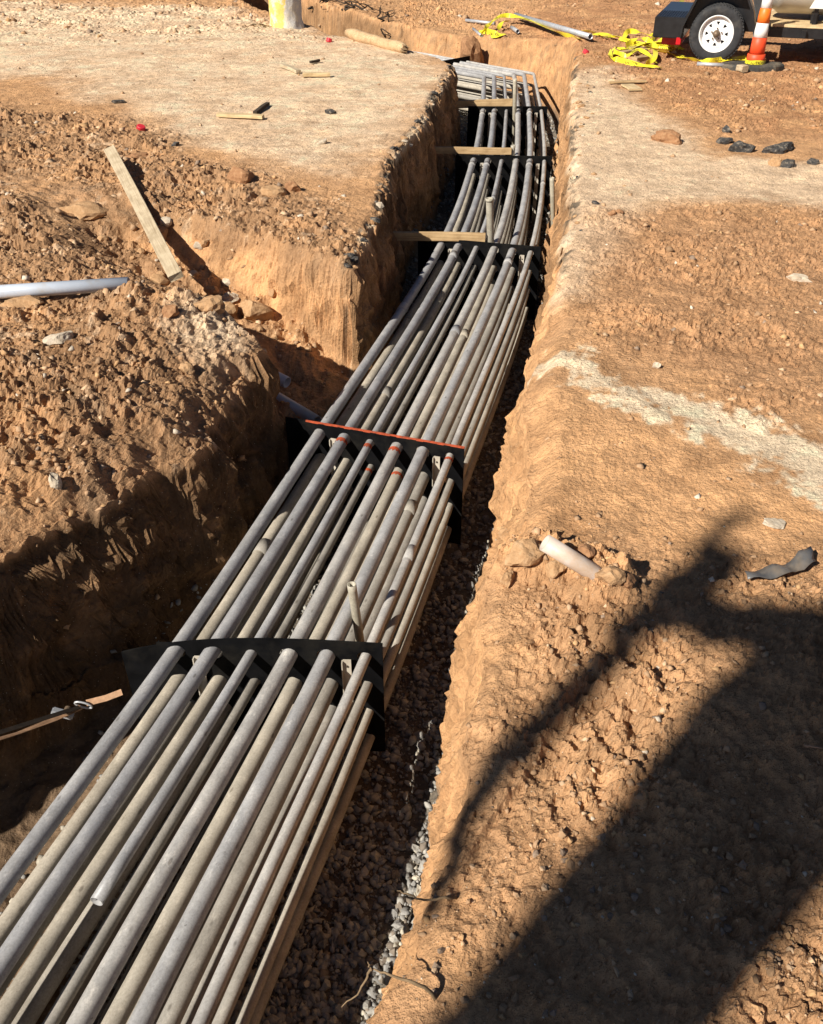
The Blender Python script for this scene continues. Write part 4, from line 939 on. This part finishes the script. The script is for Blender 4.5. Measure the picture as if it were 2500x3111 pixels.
# ------------------------------------------------------------------ caution tape
rr = random.Random(21)
def tape_run(pix, lifts, w=.075, dens=8):
    P = [ground_at(*p) + Vector((0, 0, l + .012)) for p, l in zip(pix, lifts)]; return catmull(P, dens)
def text_mesh(body, size):
    cu = bpy.data.curves.new('print', 'FONT'); cu.body = body; cu.size = size; cu.align_x = 'CENTER'; cu.align_y = 'CENTER'; o = bpy.data.objects.new('tmp', cu); COL.objects.link(o)
    dg = bpy.context.evaluated_depsgraph_get(); dg.update(); me = bpy.data.meshes.new_from_object(o.evaluated_get(dg)); bpy.data.objects.remove(o); return me
TXT = text_mesh('CAUTION', .062); TXT.materials.clear(); TXT.materials.append(M['print'])
def put_text(parent, p, d, up):
    """CAUTION printed flat on the tape, sitting just proud of it"""
    d = Vector(d).normalized(); n = d.cross(Vector(up)).normalized(); u = n.cross(d)
    o = bpy.data.objects.new('lettering', TXT); COL.objects.link(o); o.parent = parent
    m = Matrix((d, u, n)).transposed().to_4x4(); m.translation = Vector(p) + n * .003; o.matrix_local = m; return o
def tape_thing(lab, runs):
    e = empty('caution_tape', (0, 0, 0)); tag(e, lab, 'tape', 'yellow caution tape')
    for pix, lifts, w, seed in runs:
        P = tape_run(pix, lifts); r2 = random.Random(seed); ph = r2.uniform(0, 6); rl = [R(65) * math.sin(ph + i * .33) * (.5 + .5 * math.sin(i * .11 + seed)) + R(40) * math.sin(i * .071 + seed) for i in range(len(P))]
        # flat stretches for the print
        ribbon('ribbon', P, w * .85, 'yellow', e, (0, -.25, 1), rl, .0008)
        acc = 0
        for i in range(3, len(P) - 3):
            acc += (P[i] - P[i - 1]).length
            if acc > .42:
                acc = 0; d = (P[i + 1] - P[i - 1]).normalized(); s = Quaternion(d, rl[i]) @ d.cross(Vector((0, -.25, 1))).normalized(); 
                if d.x < 0: d = -d
                up = -s if (-s).dot(Vector((0, .5, 1))) > 0 else s
                if d.cross(up).dot(Vector((0, -1, .3))) > 0.2: put_text(e, P[i], d, up)
    return e
t1 = tape_thing('yellow caution tape strung over the far trench bank and under the long tube', [
    ([(1462, 112), (1480, 100), (1520, 82), (1560, 78), (1610, 88), (1660, 104), (1710, 118), (1760, 127)], [.04, .10, .16, .14, .12, .08, .05, .03], .085, 1),
    ([(1462, 118), (1500, 112), (1535, 110)], [.03, .05, .02], .14, 2), ([(1466, 100), (1470, 118)], [.02, .02], .07, 9), ([(1512, 100), (1525, 92), (1545, 86)], [.05, .12, .1], .09, 3),
    ([(1735, 107), (1790, 108), (1830, 120), (1880, 122), (1920, 145), (1960, 150)], [.03, .05, .03, .03, .03, .03], .08, 4)])
t3 = tape_thing('thin twisted strands of yellow caution tape between the long tube and the heap', [([(1790, 112), (1840, 116), (1890, 126), (1930, 142), (1975, 150), (2030, 148)], [.03, .04, .03, .04, .05, .06], .06, 31), ([(1880, 128), (1930, 138), (1985, 146), (2040, 152), (2075, 160)], [.04, .03, .06, .05, .03], .06, 32), ([(1925, 148), (1900, 165), (1870, 170), (1850, 180)], [.04, .05, .04, .03], .06, 33)])
t2 = tape_thing('heap of crumpled yellow caution tape beside the trailer wheel', [
    ([(1855, 170), (1870, 160), (1900, 165), (1960, 150), (2000, 130), (2030, 110), (2062, 78)], [.04, .06, .05, .06, .10, .22, .38], .085, 5),
    ([(1893, 130), (1905, 112), (1940, 112), (1985, 118), (2000, 100), (2020, 92)], [.02, .06, .05, .04, .08, .10], .085, 6),
    ([(1850, 165), (1855, 185), (1880, 190), (1940, 205), (1985, 210), (2005, 214)], [.03, .04, .02, .02, .02, .02], .08, 7),
    ([(1960, 200), (1985, 195), (1984, 172), (1950, 165)], [.02, .06, .08, .05], .08, 8),
    ([(1955, 150), (2000, 160), (2040, 165), (2070, 150), (2050, 145), (2000, 150)], [.04, .03, .05, .08, .07, .06], .08, 10),
    ([(1975, 148), (2020, 152), (2062, 158)], [.07, .08, .06], .10, 12), ([(1900, 150), (1930, 140), (1965, 142), (1990, 155), (2035, 150)], [.04, .09, .08, .05, .06], .08, 13), ([(1862, 178), (1900, 186), (1935, 178), (1970, 186), (1990, 200)], [.08, .06, .10, .06, .03], .07, 14), ([(2000, 140), (2030, 138), (2055, 145), (2040, 160), (2000, 158)], [.05, .09, .05, .04, .03], .08, 15),
    ([(1990, 165), (2030, 168), (2060, 178), (2100, 188), (2150, 195), (2200, 192), (2250, 192), (2268, 192)], [.03, .02, .02, .02, .03, .04, .05, .05], .075, 11)])
# lumber under the tape
for i, (p1, p2, w, t, lift, lab) in enumerate([((1885, 176), (1960, 166), .09, .04, .03, 'upper lumber offcut lying in the caution tape heap'), ((1925, 190), (1985, 180), .10, .05, .0, 'lower lumber offcut under the caution tape heap'), ((1895, 190), (1935, 198), .09, .03, 0, 'short offcut at the left foot of the tape heap'), ((1920, 160), (1950, 155), .14, .03, .02, 'flat square offcut on top of the tape heap')]):
    lying(p1, p2, w, t, 'wood', lab, 'offcut', 30 + i, lift)
lying((2243, 216), (2262, 222), .10, .07, 'woodgrey', 'brown block standing at the foot of the striped cone', 'block', 41)

# ------------------------------------------------------------------ striped cone
p = ground_at(2290, 206); e = empty('channelizer_cone', p); tag(e, 'tall orange and white striped traffic cone on a black rubber base', 'cone')
bm = bmesh.new(); n = 10
ring0 = [(.40 * math.cos(6.283 * k / n + .3) * (1 if math.cos(6.283 * k / n + .3) > 0 else 1.15), .21 * math.sin(6.283 * k / n + .3)) for k in range(n)]
lv = [[bm.verts.new((x * s, y * s, z)) for x, y in ring0] for z, s in ((-.02, 1), (.035, .99), (.055, .94))]
for a, b in zip(lv[:-1], lv[1:]):
    for k in range(n): bm.faces.new((a[k], a[(k + 1) % n], b[(k + 1) % n], b[k]))
bm.faces.new(lv[-1]); frombm('rubber_base', bm, 'rubber', e)
def rad_at(z): return np.interp(z, [0, .17, .171, .36, .53, .69, 1.07], [.112, .106, .094, .088, .075, .066, .055])
for (z0, z1, mt, nm, k) in ((.05, .17, 'cone_r', 'skirt', 1.06), (.17, .36, 'cone_r', 'red_band', 1.0), (.36, .525, 'cone_w', 'white_band', 1.0), (.525, .69, 'cone_o', 'orange_band', 1.03), (.69, .86, 'cone_w', 'white_band', 1.0), (.86, 1.02, 'cone_o', 'orange_band', 1.03)):
    bm = bmesh.new(); r0 = rad_at(z0 + .005) * k; r1 = rad_at(z1 - .005) * k
    lathe(bm, [(r0 * .9, z0), (r0, z0 + .002), (r0 * .5 + r1 * .5 + .001, (z0 + z1) / 2), (r1, z1 - .004), (r1 * .9, z1)], 32); frombm(nm, bm, mt, e, True)
bm = bmesh.new(); lathe(bm, [(.05, 1.015), (.035, 1.05), (.03, 1.09), (.045, 1.10), (.045, 1.13), (0, 1.14)], 24); frombm('handle', bm, 'cone_o', e, True)
tp = [Vector((.125 * math.cos(t), .125 * math.sin(t), .075 + .006 * math.sin(3 * t))) for t in np.linspace(-3.4, .3, 22)]
wr = empty('caution_tape', p); tag(wr, 'yellow caution tape wrapped round the foot of the striped cone', 'tape', 'yellow caution tape')
ribbon('ribbon', tp, .055, 'yellow', wr, (0, 0, 1), [R(90)] * 22, .0008)
put_text(wr, Vector((-.03, -.128, .076)), (1, -.05, 0), (0, 0, 1)).scale = (.8, .8, .8)

# ------------------------------------------------------------------ trailer
wp = ground_at(2160, 190); TA = R(20)
tr = empty('tank_trailer', (wp.x, wp.y, wp.z - .01), -TA); tag(tr, 'black flat trailer with white spoked wheel carrying a cream tank', 'trailer')
RT = .345
def rotx(): return Matrix.Rotation(R(90), 4, 'X')           # lathe axis z -> -y
def wheel(parent, x, y, full=True):
    Mw = Matrix.Translation((x, y, RT)) @ rotx()
    w = empty('wheel'); w.parent = parent; w.location = (0, 0, 0)
    bm = bmesh.new(); lathe(bm, [(.215, -.09), (.24, -.105), (.30, -.112), (.325, -.10), (.338, -.075), (.345, -.03), (.346, 0), (.345, .03), (.338, .075), (.325, .10), (.30, .112), (.24, .105), (.215, .09)], 64, Mw, False); frombm('tyre', bm, 'tyre', w, True)
    bm = bmesh.new()
    for k in range(52):
        for (zz, ww) in ((-.075, .035), (-.025, .032), (.025, .032), (.075, .035)):
            an = 6.283 * (k + (.5 if zz in (-.025, .075) else 0)) / 52; m = Mw @ Matrix.Rotation(an, 4, 'Z') @ Matrix.Translation((.343 - (.007 if abs(zz) > .05 else 0), 0, zz)) @ Matrix.Rotation(.12 * (1 if zz > 0 else -1), 4, 'Y')
            vs = box(bm, -.012, .007, -.014, .014, -ww / 2, ww / 2); bmesh.ops.transform(bm, matrix=m, verts=vs)
    frombm('tread', bm, 'tyre', w)
    bm = bmesh.new(); lathe(bm, [(.216, .088), (.222, .096), (.214, .10), (.205, .088), (.195, .055), (.188, .03), (.178, .028), (.165, .045)], 64, Mw); frombm('rim', bm, 'white', w, True)
    bm = bmesh.new(); zr = lambda r: np.interp(r, [.05, .08, .105, .168], [.062, .066, .060, .040])
    def P(r, a): return bm.verts.new((r * math.cos(a), r * math.sin(a), zr(r)))
    for k in range(8):
        a0 = 2 * math.pi * k / 8 + R(90); q = R(22.5)
        f = lambda r, a: P(r, a0 + a)
        A0, A1, A2 = f(.105, -q), f(.105, 0), f(.105, q); B0, B1, B2, B3 = f(.146, -q), f(.146, -R(10)), f(.146, R(10)), f(.146, q); C0, C1, C2, C3 = f(.168, -q), f(.168, -R(10)), f(.168, R(10)), f(.168, q)
        h1, h2 = f(.105, -R(3)), f(.105, R(3)); I0, I2 = f(.045, -q), f(.045, q)
        bm.faces.new((A0, h1, B1, B0)); bm.faces.new((h2, A2, B3, B2)); bm.faces.new((B0, B1, C1, C0)); bm.faces.new((B1, B2, C2, C1)); bm.faces.new((B2, B3, C3, C2))
        bm.faces.new((I0, I2, A2, h2, h1, A0)); bm.verts.remove(A1)
    bmesh.ops.remove_doubles(bm, verts=bm.verts[:], dist=.0005); ge = bmesh.ops.extrude_face_region(bm, geom=bm.faces[:]); bmesh.ops.translate(bm, verts=[g for g in ge['geom'] if isinstance(g, bmesh.types.BMVert)], vec=(0, 0, -.008))
    bmesh.ops.transform(bm, matrix=Mw, verts=bm.verts[:]); frombm('spoke_disc', bm, 'white', w)
    bm = bmesh.new(); lathe(bm, [(.19, .0), (.0, .0)], 40, Mw); frombm('brake_drum', bm, 'blackp', w)
    bm = bmesh.new(); lathe(bm, [(.048, .05), (.046, .085), (.042, .10), (.034, .104), (.034, .13), (.028, .14), (0, .142)], 24, Mw); frombm('hub_cap', bm, 'hub', w, True)
    for k in range(5):
        an = k * 2 * math.pi / 5 + .3; bm = bmesh.new(); lathe(bm, [(.010, .05), (.010, .085), (.007, .09), (0, .09)], 6, Mw @ Matrix.Translation((.066 * math.cos(an), .066 * math.sin(an), 0))); frombm('lug_nut', bm, 'hub', w)
    return w
wheel(tr, 0, .12)
# fender: faceted plate arch over the wheel
arch = [(-.47, .30), (-.46, .44), (-.30, .82), (-.05, .93), (.26, .90), (.42, .62), (.50, .36)]
bm = bmesh.new(); f0 = [bm.verts.new((x, -.03, z)) for x, z in arch]; f1 = [bm.verts.new((x, .27, z)) for x, z in arch]; fi0 = [bm.verts.new((x * .94, -.03, z - .02)) for x, z in arch]; fi1 = [bm.verts.new((x * .94, .27, z - .02)) for x, z in arch]
for k in range(len(arch) - 1):
    bm.faces.new((f0[k], f0[k + 1], f1[k + 1], f1[k])); bm.faces.new((fi0[k], fi1[k], fi1[k + 1], fi0[k + 1])); bm.faces.new((f0[k], fi0[k], fi0[k + 1], f0[k + 1])); bm.faces.new((f1[k], f1[k + 1], fi1[k + 1], fi1[k]))
bm.faces.new((f0[0], f1[0], fi1[0], fi0[0])); bm.faces.new((f0[-1], fi0[-1], fi1[-1], f1[-1])); frombm('fender', bm, 'blackp', tr)
bm = bmesh.new(); v = [bm.verts.new(p) for p in ((-.46, .272, .36), (.50, .272, .36), (.42, .272, .62), (.26, .272, .88), (-.05, .272, .91), (-.30, .272, .80))]; bm.faces.new(v); ge = bmesh.ops.extrude_face_region(bm, geom=bm.faces[:]); bmesh.ops.translate(bm, verts=[g for g in ge['geom'] if isinstance(g, bmesh.types.BMVert)], vec=(0, .01, 0)); frombm('fender_back', bm, 'blackp', tr)
# side gusset plate
bm = bmesh.new(); v = [bm.verts.new(p) for p in ((.44, .02, .60), (.30, .02, .95), (.50, .16, .95), (.66, .16, .40), (.54, .02, .40))]; bm.faces.new(v); ge = bmesh.ops.extrude_face_region(bm, geom=bm.faces[:]); bmesh.ops.translate(bm, verts=[g for g in ge['geom'] if isinstance(g, bmesh.types.BMVert)], vec=(0, .012, 0)); frombm('gusset', bm, 'greyp', tr)
boxobj('tail_box', (-.82, -.42, .02, 1.75, .27, .52), 'blackp', tr, .01)
bm = bmesh.new()
for i in range(12):
    for j in range(14):
        x = -.80 + .033 * i; y = .06 + .045 * j; m = Matrix.Translation((x, y, .5215)) @ Matrix.Rotation(R(45) if (i + j) % 2 else R(-45), 4, 'Z'); vs = box(bm, -.013, .013, -.003, .003, 0, .003); bmesh.ops.transform(bm, matrix=m, verts=vs)
frombm('tread_plate', bm, 'blackp', tr)['kind'] = 'stuff'
boxobj('tail_light', (-.50, -.44, .0, .018, .20, .285), 'redlens', tr, .004)
boxobj('bumper', (-.72, -.46, .30, 1.5, .15, .25), 'redlens', tr, .008)
boxobj('side_rail', (.52, 4.2, .20, .26, .32, .435), 'blackp', tr, .006); boxobj('side_rail', (-.40, 4.2, 1.6, 1.66, .32, .435), 'blackp', tr, .006)
for k in range(5): boxobj('cross_member', (.2 + .85 * k, .26 + .85 * k, .13, 1.59, .33, .42), 'blackp', tr, .004)
for k in range(6): boxobj('deck_plank', (.56, 4.2, .215 + .24 * k, .44 + .24 * k, .438, .472), 'wood2', tr, .004)
bm = bmesh.new(); Mt = Matrix.Translation((1.75, .86, 1.08)) @ Matrix.Rotation(R(90), 4, 'Y'); lathe(bm, [(0, -1.30), (.25, -1.28), (.45, -1.2), (.545, -1.05), (.55, -1.0), (.55, -.02), (.553, -.015), (.553, .015), (.55, .02), (.55, .62), (.555, .625), (.555, .655), (.55, .66), (.50, .80), (.35, .92), (.15, .97), (0, .98)], 64, Mt); frombm('tank', bm, 'cream', tr, True)
for xx in (1.15, 2.2):
    boxobj('tank_leg', (xx, xx + .05, .32, .40, .472, .72), 'blackp', tr, .003); bm = bmesh.new(); v = [bm.verts.new(p) for p in ((xx - .07, .26, .66), (xx + .11, .26, .66), (xx + .14, .33, .86), (xx + .02, .33, .86))]; bm.faces.new(v); ge = bmesh.ops.extrude_face_region(bm, geom=bm.faces[:]); bmesh.ops.translate(bm, verts=[g for g in ge['geom'] if isinstance(g, bmesh.types.BMVert)], vec=(0, .01, 0)); frombm('bracket', bm, 'cream', tr)
    boxobj('saddle', (xx - .02, xx + .07, .40, 1.32, .472, .58), 'blackp', tr, .003)
wheel(tr, 0, 1.6)

# ------------------------------------------------------------------ tree behind the camera whose shadow crosses the right foreground
def build_tree():
    base = Vector((-5.30, -3.98, 0)); base.z = gz(base.x, base.y) - .05
    e = empty('tree', base); tag(e, 'tall tree behind the camera that shades the near right bank', 'tree')
    rr = random.Random(4); qv = Vector((math.cos(SUN_AZ), -math.sin(SUN_AZ), 0))
    hs = [0, .3, .8, 2, 4, 5.2, 5.8, 6.3, 6.8, 7.3, 8, 9, 10.2, 11.5]; qs = [0, 0, 0, 0, 0, 0, 0, .04, .08, .07, .04, 0, 0, 0]; rs = [.42, .34, .30, .27, .245, .235, .235, .265, .30, .26, .22, .19, .14, .08]
    tube('trunk', [-qv * q + Vector((0, 0, h)) for h, q in zip(hs, qs)], rs, 'bark', e, 14)
    def limb(p0, vec, r0, n=5):
        Q = [Vector(p0)]
        for j in range(n): Q.append(Q[-1] + Vector(vec) / n + Vector((rr.uniform(-.06, .06), rr.uniform(-.06, .06), rr.uniform(-.03, .06))))
        tube('limb', catmull(Q, 3), [r0 * (1 - .6 * i / (3 * n)) for i in range(3 * n + 1)], 'bark', e, 8); return Q[-1]
    def shaped(off, r0, r1):
        Q = [-qv * q + Vector((0, 0, h)) for q, h in off]; Q = catmull(Q, 5); k2 = len(Q); tube('limb', [p_ + Vector((rr.uniform(-.03, .03), rr.uniform(-.03, .03), rr.uniform(-.02, .02))) for p_ in Q], [r0 + (r1 - r0) * i_ / k2 for i_ in range(k2)], 'bark', e, 8)
    shaped([(.43, 5.87), (.60, 6.12), (.66, 6.43), (.68, 6.84), (.70, 7.08), (.72, 7.30)], .042, .085)
    shaped([(.05, 7.35), (.30, 7.20), (.55, 7.05), (.70, 6.95)], .13, .07)
    shaped([(.70, 7.0), (.74, 7.12), (.84, 7.35), (.84, 7.55)], .08, .015)
    tips = [limb((.1, -.05, h), qv * a + Vector((.5, .5, 0)) * b + Vector((0, 0, u)), .12) for h, a, b, u in ((8.8, 1.6, .5, 1.6), (9.6, .6, 1.3, 1.8), (10.2, .2, -1.2, 1.6), (10.6, 1.2, -.5, 1.8), (11.2, -.3, .6, 1.9))]
    n = 5200; cs = np.array([t[:] for t in tips] + [(.6, -.4, 12.2)]); idx = rng.integers(0, len(cs), n); d = rng.normal(size=(n, 3)); d /= np.linalg.norm(d, axis=1)[:, None]
    c = cs[idx] + d * (rng.random((n, 1)) ** .5) * np.array([1.1, 1.1, .8]); a = rng.normal(size=(n, 3)); a /= np.linalg.norm(a, axis=1)[:, None]; b = np.cross(a, rng.normal(size=(n, 3))); b /= np.linalg.norm(b, axis=1)[:, None]
    s = .06 + .05 * rng.random((n, 1)); v = np.stack([c - a * s, c + b * s * .5, c + a * s, c - b * s * .5], 1).reshape(-1, 3); f = np.arange(n * 4).reshape(-1, 4)
    me = bpy.data.meshes.new('crown'); me.from_pydata(v.tolist(), [], f.tolist()); o = link('crown', me, 'leaf', e); o['kind'] = 'stuff'
build_tree()
